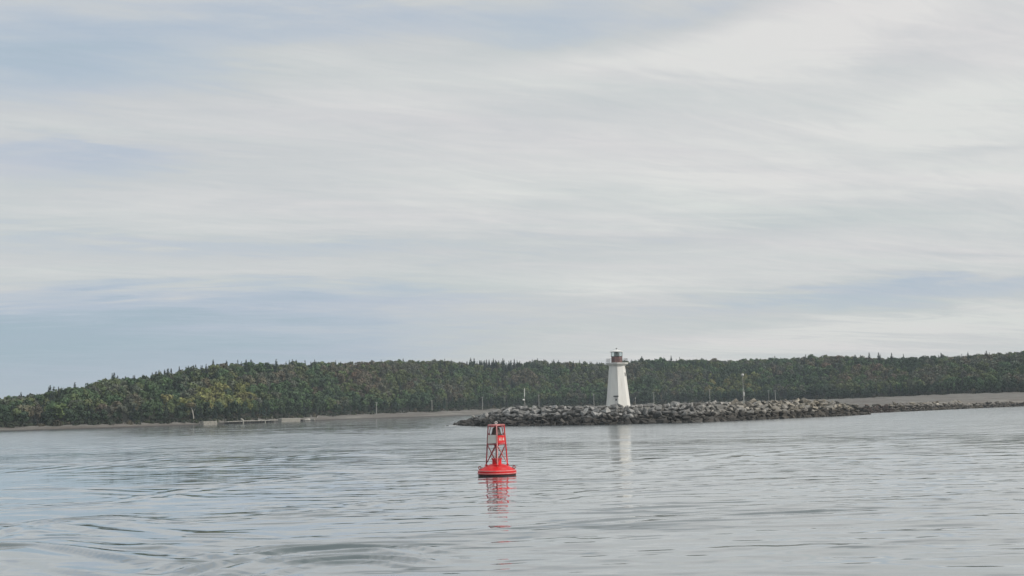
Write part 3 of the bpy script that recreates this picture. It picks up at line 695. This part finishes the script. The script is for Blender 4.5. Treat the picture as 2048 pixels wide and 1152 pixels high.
# bushes along the edge of the wood
bv, bf, bc = [], [], []; off = 0; br = np.random.default_rng(3)
aa = -0.48
while aa < 0.48:
    r = float(r1f(aa)); aa += br.uniform(2.0, 4.2) / r
    rr = r + br.uniform(-4, 2); x, y = rr * math.sin(aa), rr * math.cos(aa); z = float(tz(np.array(aa), np.array(rr)))
    n = 60; d = br.normal(size=(n, 3)); d[:, 2] = np.abs(d[:, 2]); d /= np.linalg.norm(d, axis=1)[:, None]; S_ = np.array([br.uniform(1.4, 2.8), br.uniform(1.4, 2.5), br.uniform(1.2, 3.4)])
    V = leaf_quads(d * S_ * br.uniform(.8, 1.05, n)[:, None] + np.array([x, y, z - .2]), d, br.uniform(.22, .5, n), br)
    bv.append(V); bf.append(np.arange(len(V)).reshape(-1, 4) + off); off += len(V); f_ = br.uniform(.6, 1.25)
    cc = np.array([(.028, .036, .022), (.04, .05, .025), (.062, .056, .036)][br.choice(3, p=[.6, .25, .15])]) * f_; bc.append(np.tile((*cc, 1), (len(V), 1)))
bm_ = np_mesh('undergrowth', np.concatenate(bv), np.concatenate(bf), M_leaf)
a = bm_.color_attributes.new('tint', 'FLOAT_COLOR', 'POINT'); a.data.foreach_set('color', np.concatenate(bc).astype(np.float32).ravel())
ug = link('undergrowth', bm_); ug.color = (0, 0, 0, 1); tag(ug, 'dark shrubs filling the edge of the wood above the beach', 'undergrowth', kind='stuff')

# ------------------------------------------------------------------ lighthouse
LHD = 322.0
pb = at_dist(1236.5, 809, LHD); topz = lambda py, px=1235: H + (ray(px, py).z / math.hypot(ray(px, py).x, ray(px, py).y)) * LHD
LZ = pb.z - 1.3
lh = empty('lighthouse', (pb.x, pb.y, LZ), math.atan2(pb.x, pb.y) * -1)
tag(lh, 'white tapering octagonal lighthouse with a dull red lantern gallery behind the rocks', 'lighthouse')
k_ = LHD / F
M_white = mat('white_paint', (.74, .735, .70), .55, .06, .9, .01, stain=(.45, .40, .33), stain_amt=.55, streak=True)
M_trim = mat('trim_paint', (.62, .61, .59), .6, .1, 1.5)
M_red = mat('dull_red_paint', (.17, .095, .09), .55, .2, 1.5, stain=(.2, .12, .1), stain_amt=.4)
M_dark = mat('dark_paint', (.05, .055, .055), .5, .2, 2)
M_roofw = mat('roof_white', (.80, .80, .78), .4, .04, 2)
z_g = topz(727) - LZ; z_r0 = topz(723) - LZ; z_l0 = topz(713.5) - LZ; z_l1 = topz(703.5) - LZ; z_top = topz(696.5) - LZ
PH = R(-90 + 2)             # one edge of the octagon turned to the water
rb, rt = 24.3 * k_, 15.8 * k_
lv = []
b = B(); b.lathe([(rb * 1.03, -1.0), (rb * 1.03, .25), (rb, .3), (rt, z_g - .75), (rt, z_g - .7)], 8, PH); b.build('tower', M_white, lh)
b = B(); b.lathe([(rt + .02, z_g - .72), (rt + .35, z_g - .45), (rt + .78, z_g - .22), (rt + .82, z_g - .2), (rt + .82, z_g + .02)], 8, PH); b.build('cornice', M_white, lh)
b = B(); b.lathe([(rt + .95, z_g + .03), (rt + .95, z_g + .2)], 8, PH); b.build('gallery_deck', M_trim, lh)
# gallery railing
rr_ = rt + .78; b = B()
for k in range(8):
    a0 = PH + k * math.pi / 4; a1 = a0 + math.pi / 4; p0 = Vector((rr_ * math.cos(a0), rr_ * math.sin(a0), 0)); p1 = Vector((rr_ * math.cos(a1), rr_ * math.sin(a1), 0))
    for hz in (.45, .8, 1.12): b.tube(p0 + Vector((0, 0, z_g + .2 + hz)), p1 + Vector((0, 0, z_g + .2 + hz)), .022, n=5)
    for j in range(3):
        q = p0.lerp(p1, j / 3); b.tube(q + Vector((0, 0, z_g + .2)), q + Vector((0, 0, z_g + 1.33)), .026, n=5)
b.build('railing', M_dark, lh)
rl = 11.6 * k_
lan = B(); lan.lathe([(rl, z_g + .2), (rl, z_l0)], 8, PH + R(22.5)); lan.build('lantern_base', M_red, lh)
b = B(); b.lathe([(rl + .07, z_l0 + .002), (rl + .07, z_l0 + .12)], 8, PH + R(22.5)); b.build('sill', M_dark, lh)
# glazing: separate panes between mullions
M_glass = bpy.data.materials.new('lantern_glass'); M_glass.use_nodes = True; gb = M_glass.node_tree.nodes['Principled BSDF']; gb.inputs['Base Color'].default_value = (.8, .85, .85, 1); gb.inputs['Roughness'].default_value = .05; gb.inputs['Transmission Weight'].default_value = 1.0; gb.inputs['IOR'].default_value = 1.15
ga = B()
for k in range(8):
    a0 = PH + R(22.5) + k * math.pi / 4; ga.tube((rl * math.cos(a0), rl * math.sin(a0), z_l0 + .12), (rl * math.cos(a0), rl * math.sin(a0), z_l1), .06, n=6)
    a1 = a0 + math.pi / 4; p0 = Vector((math.cos(a0), math.sin(a0), 0)) * (rl - .04); p1 = Vector((math.cos(a1), math.sin(a1), 0)) * (rl - .04); c = (p0 + p1) / 2
    pn = B(); pn.box((c.x, c.y, (z_l0 + z_l1) / 2 + .06), ((p1 - p0).length - .1, .03, z_l1 - z_l0 - .14), math.atan2(p1.y - p0.y, p1.x - p0.x)); pn.build('pane', M_glass, lh)
ga.build('mullions', M_dark, lh)
b = B(); b.lathe([(.42, z_l0), (.5, z_l0 + .5), (.5, z_l1 - .4), (.35, z_l1 - .15)], 10); b.build('lamp', mat('lens', (.5, .55, .52), .2, .1, 4), lh, smooth=True)
b = B(); b.lathe([(.8, z_g + .2), (.8, z_l0 - .02)], 8); b.build('pedestal', M_dark, lh)
b = B(); b.lathe([(rl + .05, z_l1 - .12), (rl + .30, z_l1 - .06), (rl + .30, z_l1 + .06), (rl * .5, z_l1 + .42), (.18, z_l1 + .55), (.16, z_l1 + .72)], 16, PH); b.build('roof', M_roofw, lh)
b = B(); b.lathe([(.14, z_l1 + .71), (.2, z_l1 + .8), (.2, z_l1 + .95), (.05, z_l1 + 1.05), (.03, z_top)], 8); b.build('ventilator', M_dark, lh)
# facet frames: door on the left front facet, windows
def facet(aa, z, R0):   # outward normal angle, radius of flat
    t = (z - .3) / (z_g - 1.05); rad = (rb + (rt - rb) * t) * math.cos(math.pi / 8) ; return Vector((rad * math.cos(aa), rad * math.sin(aa), z))
lean = math.atan((rb - rt) * math.cos(math.pi / 8) / (z_g - 1.0))
def on_facet(name, aa, off, z, w, h, d, mt, parent=lh, push=0.0, loc0=None):
    c = facet(aa, z, 0); n = Vector((math.cos(aa) * math.cos(lean), math.sin(aa) * math.cos(lean), math.sin(lean))); t = Vector((-math.sin(aa), math.cos(aa), 0)); u = n.cross(t)
    m = Matrix((t, -n, -u)).transposed().to_4x4(); bb = B(); bb.box(c + t * off + n * push, (w, d, h), m=m); return bb.build(name, mt, parent)
aL = PH - math.pi / 8; aR = PH + math.pi / 8; aRR = PH + 3 * math.pi / 8
dr = on_facet('door', aL, .55, 2.35, 1.0, 2.1, .1, M_trim, push=.02)
on_facet('door_canopy', aL, .55, 3.55, 1.35, .28, .5, M_dark, push=.16)
on_facet('door_frame', aL, .0, 2.35, .10, 2.2, .16, M_white, push=.04); on_facet('door_frame', aL, 1.10, 2.35, .10, 2.2, .16, M_white, push=.04)
on_facet('door_window', aL, .55, 2.6, .45, .5, .14, M_dark, push=.03)
for aa_, zz_ in ((aRR, 9.6), (aL, 12.4)):
    fr_ = on_facet('window', aa_, 0.0, zz_, .8, 1.1, .12, M_trim, push=.02)
    on_facet('pane', aa_, 0.0, zz_, .6, .9, .14, M_dark, parent=fr_, push=.03)
M_conc = mat('concrete', (.42, .41, .38), .9, .15, 1.5, .02, stain=(.2, .18, .15), stain_amt=.5)
ap = empty('concrete_apron', (pb.x + 1.5, pb.y, LZ - .2)); tag(ap, 'pale concrete slab just behind the rocks at the lighthouse foot', 'slab')
b = B(); b.box((0, 0, .1), (13.5, 9.5, .9)); b.build('slab', M_conc, ap, bevel=.05)
b = B(); b.box((5.6, -2.2, .85), (1.3, .8, .6)); b.box((3.4, -3.4, .72), (2.0, .6, .35)); b.build('kerb_block', M_conc, ap)

# ------------------------------------------------------------------ masts on the breakwater
M_galv = mat('galvanised', (.40, .41, .37), .45, .1, 2, metal=.2)
M_pale = mat('weathered_pole', (.33, .33, .31), .85, .2, 2)
# tall mast with lamp
D = 322.0; fb = at_dist(1487.5, 802, D); ft = at_dist(1486, 747.5, D); hgt = ft.z - fb.z
mz = empty('lamp_mast', (fb.x, fb.y, fb.z - .8)); tag(mz, 'tall slender pale mast with a lamp on top and battery cage low down', 'mast')
b = B(); b.tube((0, 0, 0), (0, 0, 3.0), .13, .11, 8).tube((0, 0, 3), (0, 0, hgt + .3), .09, .055, 8); b.build('pole', M_galv, mz)
b = B()
for sx in (-.28, .28):
    b.tube((sx, -.05, 1.9), (sx, -.05, 3.7), .035, n=5); b.tube((sx, -.05, 3.7), (0, 0, 4.2), .03, n=5); b.tube((sx, -.05, 1.9), (0, 0, 1.6), .03, n=5)
b.build('cage', M_galv, mz)
b = B(); b.box((.1, -.1, 2.75), (.32, .22, 1.1)); b.build('battery_box', M_trim, mz, bevel=.02)
b = B(); b.lathe([(.2, 0), (.34, .1), (.36, .42), (.18, .6)], 10, c=(.0, 0, hgt + .25)); b.build('lamp', M_trim, mz, smooth=True)
b = B(); b.box((0, 0, hgt + .2), (.85, .5, .06)); b.build('bracket', M_galv, mz)
# short mast with bright top and side disc at the breakwater head
D = 345.0; fb = at_dist(1049.5, 813, D); ft = at_dist(1049, 776.5, D); hgt = ft.z - fb.z
m2 = empty('signal_mast', (fb.x, fb.y, fb.z - .8)); tag(m2, 'thin mast with a white upper rod and small round lamp near breakwater head', 'mast')
b = B(); b.tube((0, 0, 0), (0, 0, hgt * .55 + .8), .1, .08, 8); b.build('pole', M_pale, m2)
b = B(); b.tube((0, 0, hgt * .55 + .8), (0, 0, hgt + .8), .1, .09, 8); b.build('upper_rod', M_roofw, m2)
b = B(); b.lathe([(.12, 0), (.34, .08), (.3, .35), (.1, .5)], 10, c=(-.3, -.1, hgt * .36 + .6)); b.build('lamp', M_roofw, m2, smooth=True)
b = B(); b.tube((-.3, -.1, hgt * .36 + .62), (0, 0, hgt * .36 + .62), .04, n=5); b.tube((-.6, 0, .6), (0, 0, 2.1), .04, n=5); b.tube((.6, 0, .6), (0, 0, 2.1), .04, n=5); b.build('bracket', M_pale, m2)
# marker post right of the lighthouse
D = 330.0; fb = at_dist(1271, 808, D); ft = at_dist(1271, 795, D)
m3 = empty('marker_post', (fb.x, fb.y, fb.z - .9)); tag(m3, 'short thin pale post on the slab right of the lighthouse', 'post')
b = B(); b.tube((0, 0, 0), (0, 0, ft.z - fb.z + .9), .06, .05, 6); b.build('pole', M_pale, m3)
b = B(); b.box((0, -.02, ft.z - fb.z + .75), (.2, .1, .3)); b.build('marker_plate', M_trim, m3)

# utility poles along the shore road
pol = [(753, 804, 824, 'left of the breakwater tip, the leftmost pole'), (864, 800, 817, 'just left of the breakwater tip'), (965, 793, 810, 'showing above the breakwater head'), (1078, 789, 812, 'between signal mast and lighthouse'), (1188, 787, 811, 'just left of the lighthouse'),
       (1308, 784, 809, 'just right of the lighthouse'), (1420, 778, 805, 'left of the tall lamp mast'), (1538, 780, 802, 'right of the tall lamp mast, the thinner of a pair'), (1551, 780, 802, 'right of the tall lamp mast, the stouter of a pair')]
for i, (px, ty, by, lab) in enumerate(pol):
    a_ = azel(px, (ty + by) / 2)[0]; D = float(r1f(a_)) - 9.0; g_ = at_dist(px, by, D); top = at_dist(px, ty, D); zb = float(tz(np.array(a_), np.array(D)))
    o = empty('utility_pole', (g_.x, g_.y, zb - .3), -a_); tag(o, f'grey wooden utility pole {lab}', 'utility pole', 'utility poles along the shore road')
    h_ = top.z - zb + .3; wd = .17 if px == 1538 else .24
    b = B(); b.tube((0, 0, 0), (0, 0, h_), wd, wd * .72, 8); b.build('pole', M_pale, o)
    b = B(); b.box((0, 0, h_ - .6), (1.9, .12, .14)); b.build('crossarm', M_pale, o)
    b = B()
    for q in (-.8, -.3, .3, .8): b.lathe([(.05, 0), (.06, .16)], 6, c=(q, 0, h_ - .53))
    b.build('insulators', M_trim, o)

# ------------------------------------------------------------------ things on the left shore
M_stone = mat('pale_stone', (.26, .25, .22), .9, .25, .8, .05, stain=(.12, .11, .09), stain_amt=.7)
M_wood = mat('silver_wood', (.40, .39, .35), .85, .25, 2.5, streak=True)
M_wetwood = mat('wet_wood', (.05, .048, .042), .7, .3, 2.5)
def shore(px, off):
    a = azel(px, 845)[0]; D = float(r0f(a)) + off; return Vector((D * math.sin(a), D * math.cos(a), 0))
# low seawall left of the jetty
p0, p1 = shore(404, -2), shore(431, -3)
sw = empty('stone_seawall', ((p0 + p1) / 2).to_2d().to_3d()); tag(sw, 'low pale stone wall at the left end of the old jetty', 'sea wall')
d_ = (p1 - p0); ln = d_.length; ang = math.atan2(d_.y, d_.x); sw.rotation_euler = (0, 0, ang)
for r_ in range(2):
    x = -ln / 2
    while x < ln / 2 - .6:
        w = min(random.uniform(1.4, 2.6), ln / 2 - x); b = B(); b.box((x + w / 2, random.uniform(-.06, .06) + r_ * .12, .35 + r_ * .93), (w - .06, 2.0, .9)); b.build('stone', M_stone, sw, bevel=.06); x += w
# timber jetty
p0, p1 = shore(433, -4), shore(552, -5); d_ = p1 - p0; ln = d_.length; ang = math.atan2(d_.y, d_.x)
jt = empty('timber_jetty', ((p0 + p1) / 2).to_2d().to_3d(), ang); tag(jt, 'broken low timber jetty with pale deck planks and dark posts on left shore', 'jetty')
x = -ln / 2
while x < ln / 2:
    t = (x + ln / 2) / ln
    if random.random() < (.75 if .18 < t < .55 else .12): b = B(); b.box((x, random.uniform(-.3, .3), .55), (.45, .4, 1.5)); b.build('post', M_wetwood if random.random() < .7 else M_wood, jt)
    x += 1.25
x = -ln / 2 + ln * .15
while x < ln / 2:
    w = random.uniform(2.6, 4.5); zc = 1.15 + random.uniform(-.1, .1)
    for q in range(3):
        b = B(); b.box((x + w / 2, -.5 + q * .55, zc + random.uniform(-.05, .05)), (min(w, ln / 2 - x) - .08, .48, .22)); b.build('plank', M_wood, jt)
    x += w * random.uniform(1.0, 1.15)
b = B(); b.box((-ln * .08, .3, 2.0), (2.2, .5, .5), m=Matrix.Rotation(R(24), 4, 'Y')); b.build('fallen_beam', M_wood, jt)
b = B(); b.box((0, 1.4, .35), (ln, .5, 1.1)); b.build('bulkhead', M_wetwood, jt)
# concrete block and boulders
p0, p1 = shore(561, -3), shore(598, -3); d_ = p1 - p0; ln = d_.length; ang = math.atan2(d_.y, d_.x)
cb = empty('shore_block', ((p0 + p1) / 2).to_2d().to_3d(), ang); tag(cb, 'long pale stone block at the right end of the old jetty', 'block')
b = B(); b.box((0, .5, .6), (ln, 2.5, 1.9)); b.build('wall', M_stone, cb, bevel=.1)
b = B(); b.box((0, .4, 1.68), (ln + .3, 2.7, .26)); b.build('coping', M_conc, cb, bevel=.04)
M_dry = mat('dry_pale_stone', (.34, .33, .30), .9, .3, .9, .1)
bd = [(604, 841.5, 1.9, 'dark boulder between the stone block and the beach mound', (.07, .07, .065)), (614, 840.5, 3.6, 'large pale boulder at the left end of the beach mound', (.36, .35, .31)), (626, 840.5, 2.8, 'pale boulder second along the beach mound', (.30, .29, .26)), (944, 833, 1.5, 'pale rock standing clear at the left foot of the breakwater', (.42, .42, .40))]
for px, py, s, lab, c in bd:
    g_ = shore(px, -1.5); o = link('boulder', rock_var[int(s * 7) % 28][0], None, (g_.x, g_.y, s * .22)); o.scale = (s, s, s * .9); o.rotation_euler = (.2, .1, s); o.color = (*c, 1); tag(o, lab, 'boulder', 'boulders on the shore')
    if 'pale' in lab: o.data = o.data.copy(); o.data.materials.clear(); o.data.materials.append(M_dry)
bpy.data.objects['boulder.003'].location = tuple(at_dist(946, 834, 345.0))
# half submerged rock with foam off the breakwater tip
g_ = ground(897, 851.5)
o = link('awash_rock', rock_var[5][0], None, (g_.x, g_.y, -.05)); o.scale = (2.6, 1.4, .7); o.color = (.08, .08, .075, 1); tag(o, 'small dark rock awash just off the breakwater tip', 'rock')
M_foam = mat('foam', (.8, .82, .82), .8, .08, 4)
fv = []; bm = bmesh.new()
for k in range(26):
    a0 = random.uniform(0, 6.28); q = abs(random.gauss(0, 1)); x_, y_ = 1.3 * q * math.cos(a0) * .8 + 1.2, 1.1 * q * math.sin(a0) - .6
    r = bmesh.ops.create_icosphere(bm, subdivisions=1, radius=random.uniform(.08, .2)); bmesh.ops.transform(bm, matrix=Matrix.Translation((x_, y_, .02)) @ Matrix.Diagonal((1.4, 1, .5, 1)), verts=r['verts'])
me = bpy.data.meshes.new('sea_foam'); bm.to_mesh(me); bm.free(); me.materials.append(M_foam); o = link('sea_foam', me, None, (g_.x, g_.y, 0)); tag(o, 'white foam around the rock awash off the breakwater tip', 'foam', kind='stuff')

# pale dead birch at the edge of the wood above the seawall
a_ = azel(388, 830)[0]; D = float(r1f(a_)) - 2.5; g_ = at_dist(388, 842, D); zb = float(tz(np.array(a_), np.array(D)))
bt = empty('birch_tree', (g_.x, g_.y, zb - .3)); tag(bt, 'small birch with a bare pale trunk at the wood edge above the seawall', 'tree')
b = B(); b.tube((0, 0, 0), (-.3, 0, 3.2), .30, .24, 7, False).tube((-.3, 0, 3.15), (-1.0, 0, 6.2), .24, .14, 7, False).tube((-1.0, 0, 6.1), (-2.2, 0, 8.0), .14, .05, 6, False).tube((-.6, 0, 4.5), (.5, .3, 6.5), .1, .04, 6, False); b.build('trunk', M_birch, bt)
rb_ = np.random.default_rng(8); n = 150; d = rb_.normal(size=(n, 3)); d /= np.linalg.norm(d, axis=1)[:, None]
C_ = d * np.array([2.6, 2.0, 1.3]) * rb_.uniform(.5, 1.05, n)[:, None] + np.array([-1.6, 0, 8.2])
o = link('crown', np_mesh('crown', leaf_quads(C_, d, rb_.uniform(.25, .5, n), rb_), np.arange(4 * n).reshape(-1, 4), M_leaf), bt); o.color = (.13, .115, .06, 1)

# person standing on the beach mound
a_, _ = azel(635, 828); D = float(r0f(a_)) + 9; g_ = at_dist(635, 833.0, D); bpy.context.view_layer.update(); hit_ = land.ray_cast(Vector((g_.x, g_.y, 200)), Vector((0, 0, -1))); zb = hit_[1].z - .07
print('person', zb, D, project((g_.x, g_.y, zb + 1.8)))
ps = empty('person', (g_.x, g_.y, zb + .05), R(15)); tag(ps, 'person in a dark jacket and pale trousers standing on the beach mound', 'person')
def skin(name, verts, edges, radii, mt, parent):
    me = bpy.data.meshes.new(name); me.from_pydata(verts, edges, []); o = link(name, me, parent); md = o.modifiers.new('skin', 'SKIN')
    for i, r in enumerate(radii): me.skin_vertices[0].data[i].radius = r if isinstance(r, tuple) else (r, r)
    me.skin_vertices[0].data[0].use_root = True
    s = o.modifiers.new('sub', 'SUBSURF'); s.levels = 1; s.render_levels = 1
    dg = bpy.context.evaluated_depsgraph_get(); m2_ = bpy.data.meshes.new_from_object(o.evaluated_get(dg)); o.modifiers.clear(); o.data = m2_; m2_.materials.clear(); m2_.materials.append(mt)
    for p in m2_.polygons: p.use_smooth = True
    return o
M_skin = mat('skin', (.45, .30, .22), .6, .05); M_jk = mat('dark_jacket', (.025, .03, .04), .8, .2); M_tr = mat('pale_trousers', (.62, .61, .58), .8, .08); M_hair = mat('hair', (.03, .022, .018), .7, .2)
bodyv = [(0, 0, .92), (0, 0, 1.15), (0, 0, 1.38), (0, 0, 1.52), (0, -.02, 1.66), (.19, 0, 1.38), (.24, 0, 1.12), (.22, -.08, .88), (.22, -.1, .80), (-.19, 0, 1.38), (-.24, .0, 1.12), (-.22, -.08, .88), (-.22, -.1, .80), (.1, 0, .85), (.12, -.02, .47), (.13, .02, .08), (.13, -.13, .04), (-.1, 0, .85), (-.12, -.02, .47), (-.13, .02, .08), (-.13, -.13, .04), (0, -.02, 1.76)]
bodye = [(0, 1), (1, 2), (2, 3), (3, 4), (4, 21), (2, 5), (5, 6), (6, 7), (7, 8), (2, 9), (9, 10), (10, 11), (11, 12), (0, 13), (13, 14), (14, 15), (15, 16), (0, 17), (17, 18), (18, 19), (19, 20)]
bodyr = [(.15, .11), (.14, .1), (.15, .1), .055, .1, .06, .045, .035, .04, .06, .045, .035, .04, .09, .065, .045, .04, .09, .065, .045, .04, .07]
skin('body', bodyv, bodye, bodyr, M_skin, ps)
skin('jacket', [(0, 0, .86), (0, 0, 1.15), (0, 0, 1.38), (0, 0, 1.48), (.2, 0, 1.38), (.25, 0, 1.12), (.22, -.08, .9), (-.2, 0, 1.38), (-.25, 0, 1.12), (-.22, -.08, .9)], [(0, 1), (1, 2), (2, 3), (2, 4), (4, 5), (5, 6), (2, 7), (7, 8), (8, 9)], [(.2, .16), (.18, .14), (.19, .14), .08, .085, .07, .06, .085, .07, .06], M_jk, ps)
skin('trousers', [(0, 0, .93), (.1, 0, .84), (.12, -.02, .47), (.13, .02, .1), (-.1, 0, .84), (-.12, -.02, .47), (-.13, .02, .1)], [(0, 1), (1, 2), (2, 3), (0, 4), (4, 5), (5, 6)], [(.17, .13), .12, .095, .075, .12, .095, .075], M_tr, ps)
b = B(); r = bmesh.ops.create_icosphere(b.bm, subdivisions=2, radius=.125); bmesh.ops.transform(b.bm, matrix=Matrix.Translation((0, .015, 1.74)) @ Matrix.Diagonal((.9, 1, 1.0, 1)), verts=r['verts']); b.build('hair', M_hair, ps, smooth=True)

# ------------------------------------------------------------------ bell buoy
M_bred = mat('buoy_red', (.66, .020, .024), .45, spec=.3, var=.14, scale=2.5, bump=.003, stain=(.58, .2, .17), stain_amt=.55, streak=True)
M_pink = mat('faded_sunlit_red', (.72, .30, .29), .5, .2, 3.0, stain=(.75, .62, .58), stain_amt=.5)  # faded paint; also the painted sunlit tone on the tower
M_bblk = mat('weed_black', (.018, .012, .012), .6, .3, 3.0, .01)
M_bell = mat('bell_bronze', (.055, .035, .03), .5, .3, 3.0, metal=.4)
M_bdark = mat('dark_shaded_red_steel', (.30, .055, .06), .6, .35, 4.0)  # dark fittings; also the painted shade tone on the tower's left and back
M_pwhite = mat('panel_white', (.76, .74, .68), .5, .06, 3.0, stain=(.6, .5, .35), stain_amt=.4)
bp_ = ground(994.3, 951.0); S = bp_.y / F    # metres per pixel
by_ = empty('bell_buoy', (bp_.x, bp_.y, 0), R(2.0)); by_.rotation_euler = (0, 0, R(-2))
tag(by_, 'red bell buoy with a lattice tower floating on the open water', 'buoy')
HR = 38.0 * S
b = B(); b.lathe([(HR * .9, -.8), (HR * .985, -.25), (HR * .985, .13)], 48); b.build('waterline_band', M_bblk, by_, smooth=False)
b = B(); b.lathe([(HR, .131), (HR + .01, .16), (HR + .01, .36), (HR - .03, .42), (HR - .10, .45), (HR * .62, .72), (HR * .40, .84), (.46, .87)], 48); hull = b.build('hull', M_bred, by_, smooth=False)
b = B(); b.torus((0, 0, .20), HR + .015, .035, 'Z', 48, 6); b.torus((0, 0, .40), HR - .02, .035, 'Z', 48, 6); b.build('fender_rim', M_pink, by_, smooth=True)
b = B(); b.lathe([(.36, .86), (.36, 1.22), (.42, 1.23), (.42, 1.29), (.30, 1.30)], 20); b.build('hatch_trunk', M_bred, by_, smooth=False)
b = B()
for k in range(10): a0 = k * .628; b.tube((.39 * math.cos(a0), .39 * math.sin(a0), 1.28), (.39 * math.cos(a0), .39 * math.sin(a0), 1.34), .03, n=6)
b.build('hatch_bolts', M_bdark, by_)
for sx in (-1, 1):
    b = B(); b.torus((sx * (HR - .16), -.1, .62), .10, .032, 'Y', 14, 6); b.tube((sx * (HR - .16), -.1, .38), (sx * (HR - .16), -.1, .54), .05, n=8); b.build('lifting_eye', M_bdark, by_, smooth=True)
# tower of four legs, one corner to the camera; sun and shade sides painted in
zb, zt_, z1_, z2_ = .80, 3.86, 2.46, 3.06       # foot, top, panel bottom, panel top
rb2, rt2 = .82, .61
def corner(k, z):
    t = (z - zb) / (zt_ - zb); r = rb2 + (rt2 - rb2) * t; a0 = R(-90 + 6) + k * math.pi / 2; return Vector((r * math.cos(a0), r * math.sin(a0), z))
for k in range(4):
    b = B(); p0, p1 = corner(k, zb - .2), corner(k, zt_); d = (p1 - p0); m = d.to_track_quat('Z', 'Y').to_matrix().to_4x4() 
    b.tube(p0, p1, .052, .047, 6); b.build('leg', M_pink if k == 0 else M_bred if k == 1 else M_bdark, by_)  # front and right legs coloured as sunlit, left and back as shaded
    b = B(); b.box(corner(k, zb + .02) + Vector((0, 0, .0)), (.22, .22, .05)); b.build('foot_plate', M_bred, by_)
for k in range(4):
    q = (k + 1) % 4; mt = M_bdark if k in (3, 2, 1) else M_pink
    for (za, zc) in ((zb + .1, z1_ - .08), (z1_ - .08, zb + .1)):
        b = B(); b.tube(corner(k, za), corner(q, zc), .034, n=6); b.build('brace', M_bdark if (k != 0 or za < 1.2) else M_pink, by_)  # one right-front brace coloured as sunlit, the others in the shade tone
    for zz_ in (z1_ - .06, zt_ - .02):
        b = B(); b.tube(corner(k, zz_), corner(q, zz_), .05 if zz_ > 3 else .042, n=6); b.build('crossbar', M_pink if zz_ > 3 else (M_bred if k in (0,) else M_bdark), by_)  # lower bars: brighter red on the sunward face, shade tone elsewhere
def panel(k, mt, z0, z1, inset=.07, out_=.05):
    q = (k + 1) % 4; a0, a1, b0, b1 = corner(k, z0), corner(q, z0), corner(k, z1), corner(q, z1)
    u = (a1 - a0).normalized(); n = u.cross(Vector((0, 0, 1))).normalized()
    P = [a0 + u * inset, a1 - u * inset, b1 - u * inset, b0 + u * inset]; bm = bmesh.new()
    f = [bm.verts.new(p + n * out_) for p in P]; g = [bm.verts.new(p + n * (out_ - .03)) for p in P]
    bm.faces.new(f); bm.faces.new(list(reversed(g)))
    for i in range(4): bm.faces.new((f[i], g[i], g[(i + 1) % 4], f[(i + 1) % 4]))
    bmesh.ops.recalc_face_normals(bm, faces=bm.faces); me = bpy.data.meshes.new('panel'); bm.to_mesh(me); bm.free(); me.materials.append(mt); o = link('panel', me, by_)
    return o, (P[0] + P[2]) / 2 + n * (out_ + .006), u, n
pl, *_ = panel(3, M_pwhite, z1_ + .02, z2_ + .04); pl['label'] = 'blank white panel'
pr, pc, pu, pn_ = panel(0, M_bred, z1_ + .02, z2_); pr['label'] = 'red panel with white characters'
panel(1, M_bdark, z1_ + .02, z2_); panel(2, M_bdark, z1_ + .02, z2_)
cu = bpy.data.curves.new('txt', 'FONT'); cu.body = 'H14'; cu.size = .44; cu.align_x = 'CENTER'; cu.align_y = 'CENTER'; cu.extrude = .004; cu.offset = .002; cu.resolution_u = 3
to = bpy.data.objects.new('tmp', cu); COL.objects.link(to); dg = bpy.context.evaluated_depsgraph_get(); tme_ = bpy.data.meshes.new_from_object(to.evaluated_get(dg)); bpy.data.objects.remove(to)
tme_.materials.clear(); tme_.materials.append(M_pwhite); tx = link('lettering', tme_, pr); tx.matrix_local = Matrix.Translation(pc + Vector((0, 0, -.02))) @ Matrix((pu, Vector((0, 0, 1)), pn_)).transposed().to_4x4()
tx.scale = (.82, .9, 1)
# bell
b = B(); b.lathe([(.46, 3.02), (.47, 3.07), (.40, 3.16), (.34, 3.32), (.30, 3.52), (.24, 3.64), (.10, 3.70)], 20); b.build('bell', M_bell, by_, smooth=False)
b = B(); b.box((0, 0, 3.74), (.14, 1.24, .08), R(6 + 45)); b.box((0, 0, 3.742), (.14, 1.24, .075), R(6 - 45)); b.build('bell_hanger', M_bdark, by_)
b = B()
for k in range(4):
    c = corner(k, 3.0) * .80; c.z = 3.18; e_ = corner(k, 3.62) * .72; e_.z = 3.66; b.tube(c, e_, .03, n=6)
    b.lathe([(.03, 0), (.07, .04), (.07, .12), (.03, .16)], 8, c=(c.x, c.y, 3.08))
b.build('clappers', M_bdark, by_)
# top ring and small cap
b = B(); b.torus((0, 0, 4.02), .085, .035, 'Y', 12, 6); b.tube((0, 0, 3.78), (0, 0, 3.95), .05, n=8); b.build('top_ring', M_trim, by_, smooth=True)
b = B(); b.box((.30, -.30, 3.87), (.78, .09, .10), R(0)); b.build('top_bar', M_pink, by_)
# central stem
b = B(); b.tube((0, 0, 1.29), (0, 0, 2.3), .07, .07, 10); b.lathe([(.07, 2.1), (.22, 2.35), (.22, 2.42)], 12); b.build('stem', M_bdark, by_)

# ------------------------------------------------------------------ air
hz = bpy.data.materials.new('haze'); hz.use_nodes = True; t = hz.node_tree; t.nodes.clear(); o_ = t.nodes.new('ShaderNodeOutputMaterial'); pv = t.nodes.new('ShaderNodeVolumePrincipled')
pv.inputs['Color'].default_value = (.78, .90, 1.0, 1); pv.inputs['Density'].default_value = 0.00015; pv.inputs['Anisotropy'].default_value = 0.0; t.links.new(pv.outputs[0], o_.inputs['Volume'])
b = B(); b.box((0, 2900, 30), (15000, 14500, 120 )); hb = b.build('haze', hz); tag(hb, kind='stuff')
